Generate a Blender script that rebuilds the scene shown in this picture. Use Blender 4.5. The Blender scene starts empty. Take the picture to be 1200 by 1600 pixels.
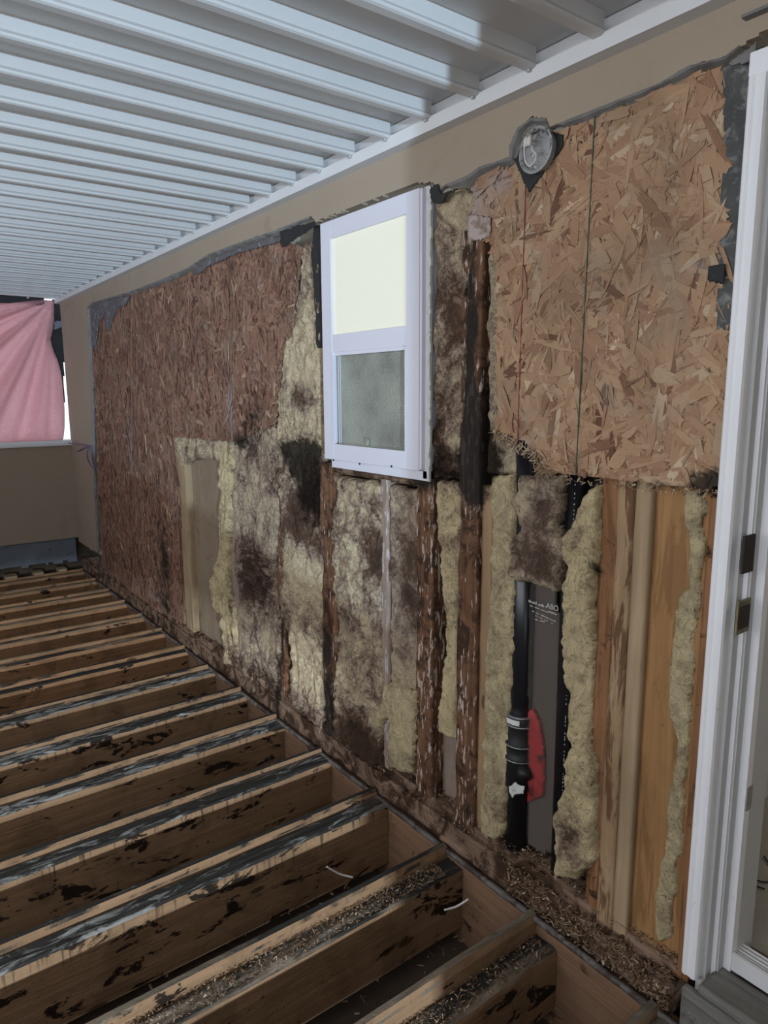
import bpy, math, random
import numpy as np
from mathutils import Vector, Matrix

# ------------------------------------------------------------------ camera, world, lights, exposure
C = bpy.context.scene.collection
sc = bpy.context.scene
CAM = np.array([-1.5, 0.0, 1.55])          # eye; wall surface is the plane x = 0, joist tops z = 0
YAW, PIT, ROL, FOC = 0.640174543, -0.168661779, -0.005426115, 1092.1458
_f = np.array([math.sin(YAW)*math.cos(PIT), math.cos(YAW)*math.cos(PIT), math.sin(PIT)])
_r = np.array([math.cos(YAW), -math.sin(YAW), 0.0]); _u = np.cross(_r, _f)
_r, _u = _r*math.cos(ROL)+_u*math.sin(ROL), -_r*math.sin(ROL)+_u*math.cos(ROL)
cd = bpy.data.cameras.new('camera'); cam = bpy.data.objects.new('camera', cd); C.objects.link(cam)
cam.matrix_world = Matrix(((_r[0], _u[0], -_f[0], CAM[0]), (_r[1], _u[1], -_f[1], CAM[1]),
                           (_r[2], _u[2], -_f[2], CAM[2]), (0, 0, 0, 1)))
cd.sensor_fit = 'VERTICAL'; cd.sensor_height = 32.0; cd.lens = FOC/1600*32.0
cd.clip_start = 0.02
sc.camera = cam
sc.view_settings.view_transform = 'Standard'; sc.view_settings.look = 'None'
sc.view_settings.gamma = 1.0; sc.view_settings.use_curve_mapping = False
sc.view_settings.exposure = 0.16
w = bpy.data.worlds.new('overcast_sky'); sc.world = w; w.use_nodes = True
w.node_tree.nodes['Background'].inputs[0].default_value = (0.80, 0.90, 1.0, 1)
w.node_tree.nodes['Background'].inputs[1].default_value = 1.3

def area(name, loc, target, sx, sy, power, col):
    l = bpy.data.lights.new(name, 'AREA'); l.shape = 'RECTANGLE'; l.size = sx; l.size_y = sy
    l.energy = power; l.color = col
    o = bpy.data.objects.new(name, l); C.objects.link(o); o.location = loc
    d = Vector(target)-Vector(loc); o.rotation_euler = d.to_track_quat('-Z', 'Y').to_euler()
    return o
area('bounced_sunlight_lamp', (-4.36, -8.5, -0.38), (-0.8, 2.0, 2.38), 0.06, 0.06, 860, (0.58, 0.79, 1.0))  # lamp added out of view, stands in for sunlight bounced onto the ceiling
area('bright_sky_gap', (-3.95, -8.5, 1.75), (-1.0, 2.0, 0.0), 0.16, 0.16, 1150, (0.76, 0.89, 1.0))
area('daylight_side_opening', (-3.3, 1.5, 1.80), (0, 1.9, 1.4), 4.6, 1.0, 44, (0.95, 0.97, 1.0))
area('daylight_rear_opening', (-2.2, -3.1, 0.72), (-0.6, 2.0, 1.5), 1.3, 0.9, 10, (0.90, 0.95, 1.0))
area('interior_ceiling_light', (1.6, -0.4, 2.3), (1.2, -0.3, 0.0), 0.6, 0.6, 9, (1.0, 0.93, 0.82))

# ------------------------------------------------------------------ calibrated measuring helpers
def ray(px, py): return _f*FOC+_r*(px-600)+_u*(800-py)
def atX(px, py, X=0.0):
    v = ray(px, py); v = v/v[0]*(X-CAM[0]); return (v[1], v[2]+CAM[2])
def W(pts, X=0.0): return np.array([atX(a, b, X) for a, b in pts])

# ------------------------------------------------------------------ numpy noise
def _hash(ix, iy, seed):
    h = (ix.astype(np.int64)*374761393+iy.astype(np.int64)*668265263+seed*1442695041) & 0x7fffffff
    h = ((h ^ (h >> 13))*1274126177) & 0x7fffffff
    return ((h ^ (h >> 16)) & 0xffff)/65535.0
def vnoise(x, y, seed=0):
    x = np.asarray(x, float); y = np.asarray(y, float)
    ix = np.floor(x); iy = np.floor(y); fx = x-ix; fy = y-iy
    fx = fx*fx*(3-2*fx); fy = fy*fy*(3-2*fy)
    a = _hash(ix, iy, seed); b = _hash(ix+1, iy, seed); c = _hash(ix, iy+1, seed); d = _hash(ix+1, iy+1, seed)
    return (a*(1-fx)+b*fx)*(1-fy)+(c*(1-fx)+d*fx)*fy
def fbm(x, y, sx, sy=None, octv=4, seed=0):
    sy = sx if sy is None else sy; t = 0; a = 1.0; n = 0
    for k in range(octv):
        t = t+a*vnoise(np.asarray(x)*sx*2**k+17.3*k, np.asarray(y)*sy*2**k+9.1*k, seed+k); n += a; a *= 0.5
    return t/n

# ------------------------------------------------------------------ object helpers
def tag(o, label=None, cat=None, group=None, kind=None):
    if label: o['label'] = label
    if cat: o['category'] = cat
    if group: o['group'] = group
    if kind: o['kind'] = kind
    return o
def empty(name, loc, label, cat, group=None):
    o = bpy.data.objects.new(name, None); C.objects.link(o); o.location = loc; o.empty_display_size = 0.05
    return tag(o, label, cat, group)
def mesh(name, V, F, m, parent=None, attrs=None, smooth=False, uv=None):
    """V in world metres; origin is put at the base centre (or the parent's origin)."""
    V = np.array(V, float)
    if parent is None: o0 = np.array([(V[:, 0].min()+V[:, 0].max())/2, (V[:, 1].min()+V[:, 1].max())/2, V[:, 2].min()])
    else: o0 = np.array(world_loc(parent))
    me = bpy.data.meshes.new(name); me.from_pydata((V-o0).tolist(), [], [list(map(int, f)) for f in F] if not isinstance(F, np.ndarray) else F.tolist())
    me.materials.append(m)
    if attrs:
        for k, a in attrs.items():
            at = me.attributes.new(k, 'FLOAT', 'POINT'); at.data.foreach_set('value', np.asarray(a, np.float32))
    if uv is not None:
        u = me.uv_layers.new(name='uv'); idx = np.empty(len(me.loops), np.int32); me.loops.foreach_get('vertex_index', idx)
        u.data.foreach_set('uv', np.asarray(uv, np.float32)[idx].ravel())
    if smooth: me.polygons.foreach_set('use_smooth', [True]*len(me.polygons))
    me.update()
    o = bpy.data.objects.new(name, me); C.objects.link(o)
    if parent: o.parent = parent
    else: o.location = o0
    return o
def world_loc(p):
    v = Vector((0, 0, 0))
    while p: v = v+p.location; p = p.parent
    return v
class MB:
    def __init__(s): s.V = []; s.F = []
    def add(s, V, F):
        n = len(s.V); s.V += [tuple(v) for v in V]; s.F += [tuple(i+n for i in f) for f in F]; return s
    def box(s, x0, x1, y0, y1, z0, z1):
        return s.add([(x, y, z) for x in (x0, x1) for y in (y0, y1) for z in (z0, z1)],
                     [(0, 1, 3, 2), (4, 6, 7, 5), (0, 4, 5, 1), (2, 3, 7, 6), (0, 2, 6, 4), (1, 5, 7, 3)])
    def prism_x(s, prof, x0, x1):          # prof: (y,z) loop, extruded along x
        n = len(prof)
        return s.add([(x0, a, b) for a, b in prof]+[(x1, a, b) for a, b in prof],
                     [(i, (i+1) % n, (i+1) % n+n, i+n) for i in range(n)]+[tuple(range(n))[::-1], tuple(range(n, 2*n))])
    def prism_z(s, prof, z0, z1):
        n = len(prof)
        return s.add([(a, b, z0) for a, b in prof]+[(a, b, z1) for a, b in prof],
                     [(i, (i+1) % n, (i+1) % n+n, i+n) for i in range(n)]+[tuple(range(n))[::-1], tuple(range(n, 2*n))])
    def prism_y(s, prof, y0, y1):          # prof: (x,z)
        n = len(prof)
        return s.add([(a, y0, b) for a, b in prof]+[(a, y1, b) for a, b in prof],
                     [(i, (i+1) % n, (i+1) % n+n, i+n) for i in range(n)]+[tuple(range(n))[::-1], tuple(range(n, 2*n))])
    def lathe(s, c, prof, n=28):           # prof: (r, z) about the vertical through c
        V = [(c[0]+r*math.cos(2*math.pi*k/n), c[1]+r*math.sin(2*math.pi*k/n), z) for r, z in prof for k in range(n)]
        F = [(j*n+k, j*n+(k+1) % n, (j+1)*n+(k+1) % n, (j+1)*n+k) for j in range(len(prof)-1) for k in range(n)]
        F += [tuple(range(n))[::-1], tuple((len(prof)-1)*n+k for k in range(n))]
        return s.add(V, F)
    def tube(s, pts, r, n=8):
        pts = [Vector(p) for p in pts]; V = []; m = len(pts)
        for i, p in enumerate(pts):
            t = (pts[min(i+1, m-1)]-pts[max(i-1, 0)]).normalized()
            a = t.orthogonal().normalized() if i == 0 else (pa-t*pa.dot(t)).normalized()
            pa = a; b = t.cross(a); rr = r[i] if isinstance(r, (list, tuple)) else r
            V += [p+(a*math.cos(2*math.pi*k/n)+b*math.sin(2*math.pi*k/n))*rr for k in range(n)]
        F = [(j*n+k, j*n+(k+1) % n, (j+1)*n+(k+1) % n, (j+1)*n+k) for j in range(m-1) for k in range(n)]
        F += [tuple(range(n))[::-1], tuple((m-1)*n+k for k in range(n))]
        return s.add(V, F)
    def build(s, name, m, parent=None, smooth=False, attrs=None, bevel=0):
        o = mesh(name, s.V, s.F, m, parent, attrs, smooth)
        if bevel:
            b = o.modifiers.new('bevel', 'BEVEL'); b.width = bevel; b.segments = 2; b.limit_method = 'ANGLE'
        return o
def smoothpath(pts, n=8):
    pts = [Vector(p) for p in pts]; out = []
    for i in range(len(pts)-1):
        p0 = pts[max(i-1, 0)]; p1 = pts[i]; p2 = pts[i+1]; p3 = pts[min(i+2, len(pts)-1)]
        for k in range(n):
            t = k/n
            out.append(0.5*((2*p1)+(p2-p0)*t+(2*p0-5*p1+4*p2-p3)*t*t+(3*p1-p0-3*p2+p3)*t**3))
    return out+[pts[-1]]

# ------------------------------------------------------------------ materials
class N:
    def __init__(s, name, rough=0.8, spec=0.3):
        s.m = bpy.data.materials.new(name); s.m.use_nodes = True; s.t = s.m.node_tree
        s.b = s.t.nodes['Principled BSDF']; s.b.inputs['Roughness'].default_value = rough
        s.b.inputs['Specular IOR Level'].default_value = spec
        s.co = s.t.nodes.new('ShaderNodeNewGeometry').outputs['Position']
    def put(s, sock, v):
        if hasattr(v, 'is_output') or isinstance(v, bpy.types.NodeSocket): s.t.links.new(v, sock)
        else: sock.default_value = (*v, 1) if isinstance(v, tuple) and len(v) == 3 and sock.type == 'RGBA' else v
    def map(s, sc_, loc=(0, 0, 0), rot=(0, 0, 0), src=None):
        n = s.t.nodes.new('ShaderNodeMapping'); s.put(n.inputs[0], src or s.co)
        n.inputs['Scale'].default_value = sc_; n.inputs['Location'].default_value = loc; n.inputs['Rotation'].default_value = rot
        return n.outputs[0]
    def noise(s, scale, detail=4, dist=0, vec=None, rough=0.55, col=False):
        n = s.t.nodes.new('ShaderNodeTexNoise'); s.put(n.inputs['Vector'], vec or s.co)
        n.inputs['Scale'].default_value = scale; n.inputs['Detail'].default_value = detail
        n.inputs['Distortion'].default_value = dist; n.inputs['Roughness'].default_value = rough
        return n.outputs['Color' if col else 'Fac']
    def attr(s, name):
        n = s.t.nodes.new('ShaderNodeAttribute'); n.attribute_name = name; return n.outputs['Fac']
    def math(s, op, a, b=0.0, clamp=False):
        n = s.t.nodes.new('ShaderNodeMath'); n.operation = op; n.use_clamp = clamp
        s.put(n.inputs[0], a); s.put(n.inputs[1], b); return n.outputs[0]
    def step(s, v, lo, hi):
        n = s.t.nodes.new('ShaderNodeMapRange'); n.interpolation_type = 'SMOOTHSTEP'
        s.put(n.inputs[0], v); n.inputs[1].default_value = lo; n.inputs[2].default_value = hi; return n.outputs[0]
    def mix(s, f, a, b, mode='MIX'):
        n = s.t.nodes.new('ShaderNodeMix'); n.data_type = 'RGBA'; n.blend_type = mode
        s.put(n.inputs[0], f); s.put(n.inputs[6], a); s.put(n.inputs[7], b); return n.outputs[2]
    def ramp(s, v, stops):
        n = s.t.nodes.new('ShaderNodeValToRGB'); s.put(n.inputs[0], v); e = n.color_ramp.elements
        while len(e) < len(stops): e.new(0.5)
        for el, (p, c) in zip(e, stops): el.position = p; el.color = (*c, 1)
        return n.outputs[0]
    def vor(s, scale, vec=None, feat='F1', out='Distance', rnd=1.0):
        n = s.t.nodes.new('ShaderNodeTexVoronoi'); n.feature = feat; s.put(n.inputs['Vector'], vec or s.co)
        n.inputs['Scale'].default_value = scale; n.inputs['Randomness'].default_value = rnd; return n.outputs[out]
    def bump(s, h, strength=0.5, dist=0.005):
        n = s.t.nodes.new('ShaderNodeBump'); n.inputs['Strength'].default_value = strength
        n.inputs['Distance'].default_value = dist; s.put(n.inputs['Height'], h); s.put(s.b.inputs['Normal'], n.outputs[0])
    def col(s, c): s.put(s.b.inputs['Base Color'], c); return s
    def nz(s):
        n = s.t.nodes.new('ShaderNodeSeparateXYZ'); g = s.t.nodes.new('ShaderNodeNewGeometry')
        s.put(n.inputs[0], g.outputs['True Normal']); return n.outputs[2]
    def sep(s):
        n = s.t.nodes.new('ShaderNodeSeparateXYZ'); s.put(n.inputs[0], s.co); return n.outputs

def stained(n, c, lo=0.42, hi=0.62, sc1=28, dark=(0.014, 0.011, 0.009), vec=None):
    """adds mould (attribute mould) and pale scale (attribute scale) with crisp broken edges"""
    nb = n.noise(sc1*.5, 9, 0.9, vec, 0.72)
    a = n.math('ADD', n.math('MULTIPLY', n.attr('mould'), 0.50), n.math('MULTIPLY', nb, 1.15))
    c = n.mix(n.math('MULTIPLY', n.step(a, 0.74, 1.02), 0.93), c, dark)
    return c
def flecks(n, c, vec, scale=1.0, colr=(0.42, 0.36, 0.33)):
    nw = n.noise(scale, 5, 0.3, vec, 0.6)
    a = n.math('ADD', n.math('MULTIPLY', n.attr('fleck'), 0.2), nw)
    return n.mix(n.step(a, 0.72, 0.77), c, colr)

def mat_plain(name, c, rough=0.6, var=0.12, scale=6, bump=0.0, metal=0.0, spec=0.4, dirt=None):
    n = N(name, rough, spec); v = n.noise(scale, 5)
    cc = n.mix(v, tuple(k*(1-var) for k in c), tuple(min(1, k*(1+var)) for k in c))
    if dirt: cc = n.mix(n.step(n.noise(dirt[1], 6, 0.8, None, 0.7), dirt[2], dirt[3]), cc, dirt[0])
    n.col(cc); n.b.inputs['Metallic'].default_value = metal
    if bump: n.bump(n.noise(scale*25, 3), bump, 0.002)
    return n.m
def mat_insul(name, ye, gr, br, bias=0.0, combed=False):
    n = N(name, 1.0, 0.05)
    big = n.noise(7, 9, 0.9, None, 0.70); fin = n.noise(55, 4, 1.2)
    v = n.math('ADD', n.math('MULTIPLY', big, 0.85), n.math('MULTIPLY', fin, 0.35)); v = n.math('ADD', n.math('SUBTRACT', v, 0.20), n.math('MULTIPLY', n.noise(3.0, 3, 0.5), 0.20))
    v = n.math('ADD', v, n.math('ADD', n.math('MULTIPLY', n.attr('grime'), 0.32), bias))
    c = n.ramp(v, [(0.39, tuple(min(.85, k*1.25) for k in ye)), (0.47, ye), (0.535, gr), (0.63, br), (0.8, tuple(k*.5 for k in br))])
    if combed:
        s_ = n.noise(1.0, 5, 0.4, n.map((4, 10, 95)), 0.6); c = n.mix(n.math('MULTIPLY', n.step(s_, 0.44, 0.6), n.step(n.attr('grime'), .25, .5)), c, tuple(k*.45 for k in br))
    rd = n.math('ABSOLUTE', n.math('SUBTRACT', n.noise(8, 5, 2.0, None, 0.6), 0.5)); c = n.mix(n.math('MULTIPLY', n.step(rd, 0.020, 0.0), 0.45), c, tuple(k*.5 for k in br))  # thin dark lines: crevice shade painted into the colour
    sp = n.noise(150, 2); c = n.mix(n.step(sp, 0.66, 0.72), c, tuple(k*.4 for k in br))
    c = stained(n, c); n.col(c)
    n.bump(n.math('ADD', n.noise(22, 10, 1.8, None, 0.72), n.math('MULTIPLY', n.noise(150, 4, 1), 0.35)), 1.0, 0.018)
    return n.m
def mat_wood(name, a, b, axis='z', rot=0.0, fleck=None, rough=0.75, knots=True, streak=0.0):
    n = N(name, rough, 0.25); s_ = {'z': (42, 42, 1.6), 'x': (1.6, 42, 42), 'y': (42, 1.6, 42)}[axis]
    vec = n.map(s_); g = n.noise(1.0, 6, 1.0, vec, 0.6); pa = n.noise(3.0, 4, 0.5)
    c = n.mix(n.step(g, 0.3, 0.72), a, b); c = n.mix(n.math('MULTIPLY', n.step(pa, 0.42, 0.7), 0.45), c, tuple(k*.55 for k in a))
    if knots:
        vv = n.map({'z': (14, 14, 5), 'x': (5, 14, 14), 'y': (14, 5, 14)}[axis]); k = n.vor(0.5, vv)
        c = n.mix(n.step(k, 0.10, 0.06), c, tuple(q*.35 for q in a))
    if streak: c = n.mix(n.math('MULTIPLY', n.step(n.noise(1.0, 7, 1.0, n.map((26, 26, 3.2)), 0.68), 0.50, 0.60), streak), c, (0.10, 0.042, 0.016))
    if rot: c = n.mix(n.step(n.noise(9, 7, 1.0, None, 0.7), 0.62-rot*.3, 0.70-rot*.2), c, (0.045, 0.022, 0.012))
    if fleck: c = flecks(n, c, n.map({'z': (85, 85, 17), 'x': (17, 85, 85), 'y': (85, 17, 85)}[axis]), 1.0, fleck)
    c = stained(n, c); n.col(c)
    n.bump(n.math('ADD', g, n.math('MULTIPLY', n.noise(60, 5), 0.5 if rot else 0.15)), 0.7 if rot else 0.25, 0.006)
    return n.m
def mat_osb(name, tones):
    n = N(name, 0.7, 0.25); t = n.attr('tone')
    uvn = n.t.nodes.new('ShaderNodeUVMap').outputs[0]
    g = n.noise(1.0, 4, 0.2, n.map((30, 900, 1), src=uvn), 0.6)
    v = n.math('ADD', t, n.math('MULTIPLY', n.math('SUBTRACT', g, 0.5), 0.42))
    c = n.ramp(v, [(i/(len(tones)-1), q) for i, q in enumerate(tones)])
    c = n.mix(n.math('MULTIPLY', n.step(n.noise(3.2, 5, 0.8), 0.42, 0.75), 0.5), c, tuple(k*.45 for k in tones[len(tones)//2]))
    c = n.mix(n.math('MULTIPLY', n.step(n.noise(75, 5, 0.8, None, 0.7), 0.62, 0.68), 0.7), c, tuple(k*.22 for k in tones[2]))
    c = n.mix(n.math('MULTIPLY', n.step(n.noise(7, 5, 0.6), 0.5, 0.68), 0.35), c, (0.30, 0.25, 0.19))
    # pale bloom
    a = n.math('ADD', n.math('MULTIPLY', n.attr('bloom'), 0.7), n.math('MULTIPLY', n.noise(20, 6, 0.6), 0.5))
    c = n.mix(n.math('MULTIPLY', n.step(a, 0.42, 0.85), 0.6), c, (0.38, 0.33, 0.33))
    c = stained(n, c, dark=(0.02, 0.015, 0.011)); n.col(c)
    n.bump(n.math('ADD', g, n.noise(90, 3)), 0.35, 0.003)
    return n.m
def mat_joist(name, side_a, side_b, topcream):
    n = N(name, 0.8, 0.2)
    g = n.noise(1.0, 6, 1.2, n.map((1.3, 38, 38)), 0.6); pa = n.noise(4.5, 6, 0.8)
    side = n.mix(n.step(g, 0.3, 0.72), side_a, side_b); side = n.mix(n.math('MULTIPLY', n.step(pa, 0.45, 0.66), 0.5), side, tuple(k*.5 for k in side_a))
    blot = n.noise(1.0, 8, 0.5, n.map((6, 9, 14)), 0.68); side = n.mix(n.step(n.math('ADD', blot, n.math('MULTIPLY', n.attr('wet'), .06)), 0.60, 0.63), side, (0.020, 0.012, 0.007))
    drip = n.noise(1.0, 3, 0.1, n.map((60, 5, 2.2)), 0.5); z = n.sep()[2]
    dz = n.step(z, -0.10, 0.0)
    side = n.mix(n.math('MULTIPLY', n.step(n.math('ADD', drip, n.math('MULTIPLY', dz, 0.16)), 0.68, 0.80), n.math('MULTIPLY', n.attr('wet'), 0.8)), side, (0.028, 0.018, 0.012))
    k = n.vor(0.5, n.map((5, 14, 14))); side = n.mix(n.step(k, 0.10, 0.06), side, tuple(q*.3 for q in side_a))
    m1 = n.noise(1.0, 7, 0.8, n.map((2.6, 13, 8)), 0.68)
    top = n.mix(n.step(m1, 0.35, 0.6), topcream, tuple(q*.55 for q in topcream))
    md = n.math('ADD', n.math('MULTIPLY', n.attr('mould'), 0.75), n.math('MULTIPLY', m1, 0.8))
    top = n.mix(n.step(md, 0.62, 0.80), top, (0.030, 0.029, 0.026))
    wm = n.math('ADD', n.math('MULTIPLY', n.attr('fleck'), 0.35), n.noise(1.0, 8, 1.0, n.map((8, 34, 30)), 0.66))
    top = n.mix(n.step(wm, 0.72, 0.86), top, (0.27, 0.27, 0.26))
    isTop = n.step(n.math('ADD', n.nz(), n.math('MULTIPLY', n.math('SUBTRACT', n.noise(40, 4), 0.5), 0.3)), 0.45, 0.6)
    n.col(n.mix(isTop, side, top))
    n.bump(n.math('ADD', g, n.noise(45, 6, 1.0, None, 0.7)), 0.6, 0.008)
    return n.m

M = {}
M['stucco'] = mat_plain('tan_stucco', (0.355, 0.285, 0.215), 0.9, 0.10, 2.2, 0.35, dirt=((0.25, 0.19, 0.13), 3.0, 0.55, 0.85))
M['mortar'] = mat_plain('grey_mortar', (0.22, 0.21, 0.20), 0.95, 0.4, 25, 1.0)
M['white_metal'] = mat_plain('white_painted_metal', (0.70, 0.70, 0.71), 0.38, 0.04, 5, 0.05, dirt=((0.4, 0.4, 0.4), 30, 0.68, 0.78))
M['pan'] = mat_plain('patio_cover_pan', (0.62, 0.61, 0.60), 0.42, 0.05, 3)
M['vinyl'] = mat_plain('white_vinyl', (0.70, 0.69, 0.76), 0.35, 0.04, 4, 0.05, dirt=((0.35, 0.3, 0.27), 45, 0.70, 0.80))
M['paint'] = mat_plain('white_door_paint', (0.86, 0.86, 0.89), 0.45, 0.06, 5, 0.2, dirt=((0.30, 0.28, 0.28), 26, 0.66, 0.74))
M['jamb'] = mat_plain('grey_white_jamb_paint', (0.55, 0.55, 0.55), 0.5, 0.06, 5, 0.15, dirt=((0.2, 0.19, 0.18), 24, 0.70, 0.78))
M['chip'] = mat_plain('chipped_white_caulk', (0.66, 0.66, 0.64), 0.8, 0.2, 40, 0.8, dirt=((0.25, 0.2, 0.17), 60, 0.6, 0.7))
M['black_paper'] = mat_plain('black_building_paper', (0.020, 0.020, 0.021), 0.7, 0.4, 20, 0.4, dirt=((0.12, 0.12, 0.12), 25, 0.62, 0.78))
M['old_paper'] = mat_plain('weathered_building_paper', (0.075, 0.075, 0.072), 0.8, 0.5, 12, 0.8, dirt=((0.24, 0.24, 0.23), 20, 0.47, 0.66))
M['lath'] = mat_plain('grey_mortar_paper', (0.13, 0.12, 0.125), 0.9, 0.4, 20, 0.8, dirt=((0.33, 0.32, 0.33), 24, 0.54, 0.66))
M['abs'] = mat_plain('black_plastic_pipe', (0.010, 0.010, 0.013), 0.28, 0.3, 30, 0.05, spec=0.5)
M['rubber'] = mat_plain('black_rubber', (0.016, 0.016, 0.018), 0.45, 0.3, 30, 0.3)
M['steel'] = mat_plain('scratched_galvanised_steel', (0.50, 0.51, 0.52), 0.35, 0.35, 35, 0.5, metal=0.85)
M['brass'] = mat_plain('dull_strike_metal', (0.20, 0.17, 0.10), 0.4, 0.4, 60, 0.3, metal=0.6)
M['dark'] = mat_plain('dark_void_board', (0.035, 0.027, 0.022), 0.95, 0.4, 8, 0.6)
M['wire'] = mat_plain('white_wire', (0.66, 0.63, 0.60), 0.5, 0.05, 10)
M['black_wire'] = mat_plain('black_wire', (0.012, 0.012, 0.012), 0.5, 0.05, 10)
M['purple'] = mat_plain('purple_cord', (0.16, 0.12, 0.30), 0.7, 0.2, 50)
M['carpet'] = mat_plain('grey_carpet', (0.34, 0.32, 0.28), 1.0, 0.25, 14, 1.0)
M['interior'] = mat_plain('beige_interior_paint', (0.60, 0.55, 0.46), 0.8, 0.03, 3)
M['membrane'] = mat_plain('blue_grey_membrane', (0.15, 0.17, 0.21), 0.6, 0.25, 6, 0.5, dirt=((0.05, 0.05, 0.05), 10, 0.58, 0.72))
M['dirt'] = mat_plain('brown_dirt', (0.085, 0.062, 0.045), 1.0, 0.5, 9, 1.0)
M['blocking'] = mat_wood('pale_blocking_wood', (0.28, 0.21, 0.13), (0.36, 0.28, 0.18), 'x')
M['post'] = mat_plain('outdoor_ground', (0.25, 0.24, 0.22), 1.0, 0.2, 3)
M['plate'] = mat_wood('rotten_plate_wood', (0.17, 0.105, 0.07), (0.29, 0.19, 0.135), 'y', rot=0.62, fleck=(0.34, 0.26, 0.22))
M['rim'] = mat_wood('reddish_rim_board', (0.20, 0.115, 0.07), (0.26, 0.15, 0.09), 'y', rot=0.1)
M['flash'] = mat_plain('grey_flashing', (0.17, 0.155, 0.145), 0.8, 0.5, 20, 0.8, metal=0.0, dirt=((0.07, 0.05, 0.04), 14, 0.42, 0.6))
M['rot_stud'] = mat_wood('rotten_brown_stud', (0.115, 0.055, 0.030), (0.22, 0.112, 0.060), 'z', rot=0.52, fleck=(0.50, 0.40, 0.34))
M['tan_stud'] = mat_wood('tan_stud_side', (0.34, 0.215, 0.12), (0.42, 0.275, 0.155), 'z')
M['knotty'] = mat_wood('brown_streaked_stud', (0.34, 0.22, 0.12), (0.44, 0.30, 0.18), 'z', streak=0.85)
M['pale_stud'] = mat_wood('pale_stud', (0.34, 0.24, 0.14), (0.44, 0.32, 0.20), 'z', fleck=(0.5, 0.45, 0.4))
M['orange_stud'] = mat_wood('orange_stud', (0.25, 0.118, 0.054), (0.33, 0.165, 0.08), 'z', rot=0.2, streak=0.55)
M['grey_stud'] = mat_wood('greyish_stud_edge', (0.27, 0.20, 0.16), (0.38, 0.29, 0.24), 'z', fleck=(0.5, 0.44, 0.44))
M['board'] = mat_wood('orange_plywood_board', (0.31, 0.16, 0.064), (0.39, 0.215, 0.092), 'z', streak=0.42)
M['backboard'] = mat_plain('stained_tan_backing', (0.27, 0.20, 0.135), 0.9, 0.25, 5, 0.4, dirt=((0.12, 0.085, 0.06), 4, 0.5, 0.7))
YE, GR, BR = (0.62, 0.50, 0.30), (0.40, 0.29, 0.205), (0.16, 0.10, 0.07)
M['ins_yellow'] = mat_insul('yellow_fibreglass', YE, GR, BR, -0.08)
M['ins_mid'] = mat_insul('dirty_yellow_fibreglass', (0.62, 0.50, 0.335), (0.42, 0.315, 0.24), BR, -0.01)
M['ins_grey'] = mat_insul('grey_brown_fibreglass', (0.56, 0.45, 0.31), (0.40, 0.30, 0.23), (0.18, 0.12, 0.09), -0.04)
M['ins_comb'] = mat_insul('combed_brown_fibreglass', (0.54, 0.43, 0.30), (0.40, 0.30, 0.23), (0.14, 0.09, 0.07), -0.03, True)
M['ins_pale'] = mat_insul('pale_yellow_fibreglass', (0.62, 0.51, 0.31), (0.52, 0.41, 0.26), (0.30, 0.21, 0.14), -0.05)
M['osb_near'] = mat_osb('sheathing_strands', [(0.12, 0.05, 0.030), (0.265, 0.14, 0.080), (0.37, 0.215, 0.127), (0.44, 0.278, 0.165), (0.47, 0.33, 0.21), (0.62, 0.48, 0.33)])
M['osb_far'] = mat_osb('reddish_sheathing_strands', [(0.09, 0.04, 0.028), (0.19, 0.095, 0.065), (0.27, 0.145, 0.098), (0.33, 0.19, 0.13), (0.41, 0.27, 0.18), (0.55, 0.42, 0.28)])
M['joist'] = mat_joist('floor_joist_wood', (0.24, 0.142, 0.078), (0.32, 0.198, 0.112), (0.25, 0.20, 0.15))
M['joist_far'] = mat_joist('far_joist_wood', (0.24, 0.125, 0.062), (0.33, 0.185, 0.095), (0.28, 0.205, 0.13))
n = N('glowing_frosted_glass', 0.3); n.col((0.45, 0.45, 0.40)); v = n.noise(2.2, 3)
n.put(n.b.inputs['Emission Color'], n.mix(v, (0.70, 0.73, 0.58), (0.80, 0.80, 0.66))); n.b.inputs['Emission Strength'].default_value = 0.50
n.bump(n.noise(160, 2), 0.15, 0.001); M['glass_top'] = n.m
n = N('dark_frosted_glass', 0.28, 0.6); n.col(n.mix(n.step(n.noise(3, 3), .35, .65), (0.17, 0.175, 0.15), (0.36, 0.37, 0.31)))
n.bump(n.noise(150, 3, 0.5), 1.0, 0.006); M['glass_low'] = n.m
n = N('pink_cloth', 0.9, 0.1)
weave = n.math('ADD', n.noise(1.0, 4, 0, n.map((25, 25, 240))), n.noise(1.0, 2, 0, n.map((240, 240, 14))))
cc = n.mix(n.step(weave, 0.75, 1.25), (0.56, 0.30, 0.32), (0.74, 0.47, 0.48)); n.col(cc)
tr = n.t.nodes.new('ShaderNodeBsdfTranslucent'); n.put(tr.inputs[0], n.mix(0.75, cc, (0.92, 0.70, 0.72)))
ms = n.t.nodes.new('ShaderNodeMixShader'); ms.inputs[0].default_value = 0.62
n.t.links.new(n.b.outputs[0], ms.inputs[1]); n.t.links.new(tr.outputs[0], ms.inputs[2])
n.t.links.new(ms.outputs[0], n.t.nodes['Material Output'].inputs[0]); M['cloth'] = n.m
n = N('clear_plastic_sheet', 0.12, 0.6); n.col((0.25, 0.22, 0.20)); n.b.inputs['Alpha'].default_value = 0.10
n.bump(n.noise(9, 4, 1.5), 0.8, 0.01); M['plastic'] = n.m
n = N('red_plastic', 0.45, 0.3); n.col(n.mix(n.step(n.noise(26, 5, 1.0), 0.56, 0.64), (0.42, 0.014, 0.020), (0.06, 0.006, 0.006))); M['red'] = n.m
M['label'] = mat_plain('white_label', (0.7, 0.7, 0.68), 0.6, 0.1, 40)
M['ink'] = mat_plain('pale_print', (0.55, 0.53, 0.50), 0.7, 0.3, 90)
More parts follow.
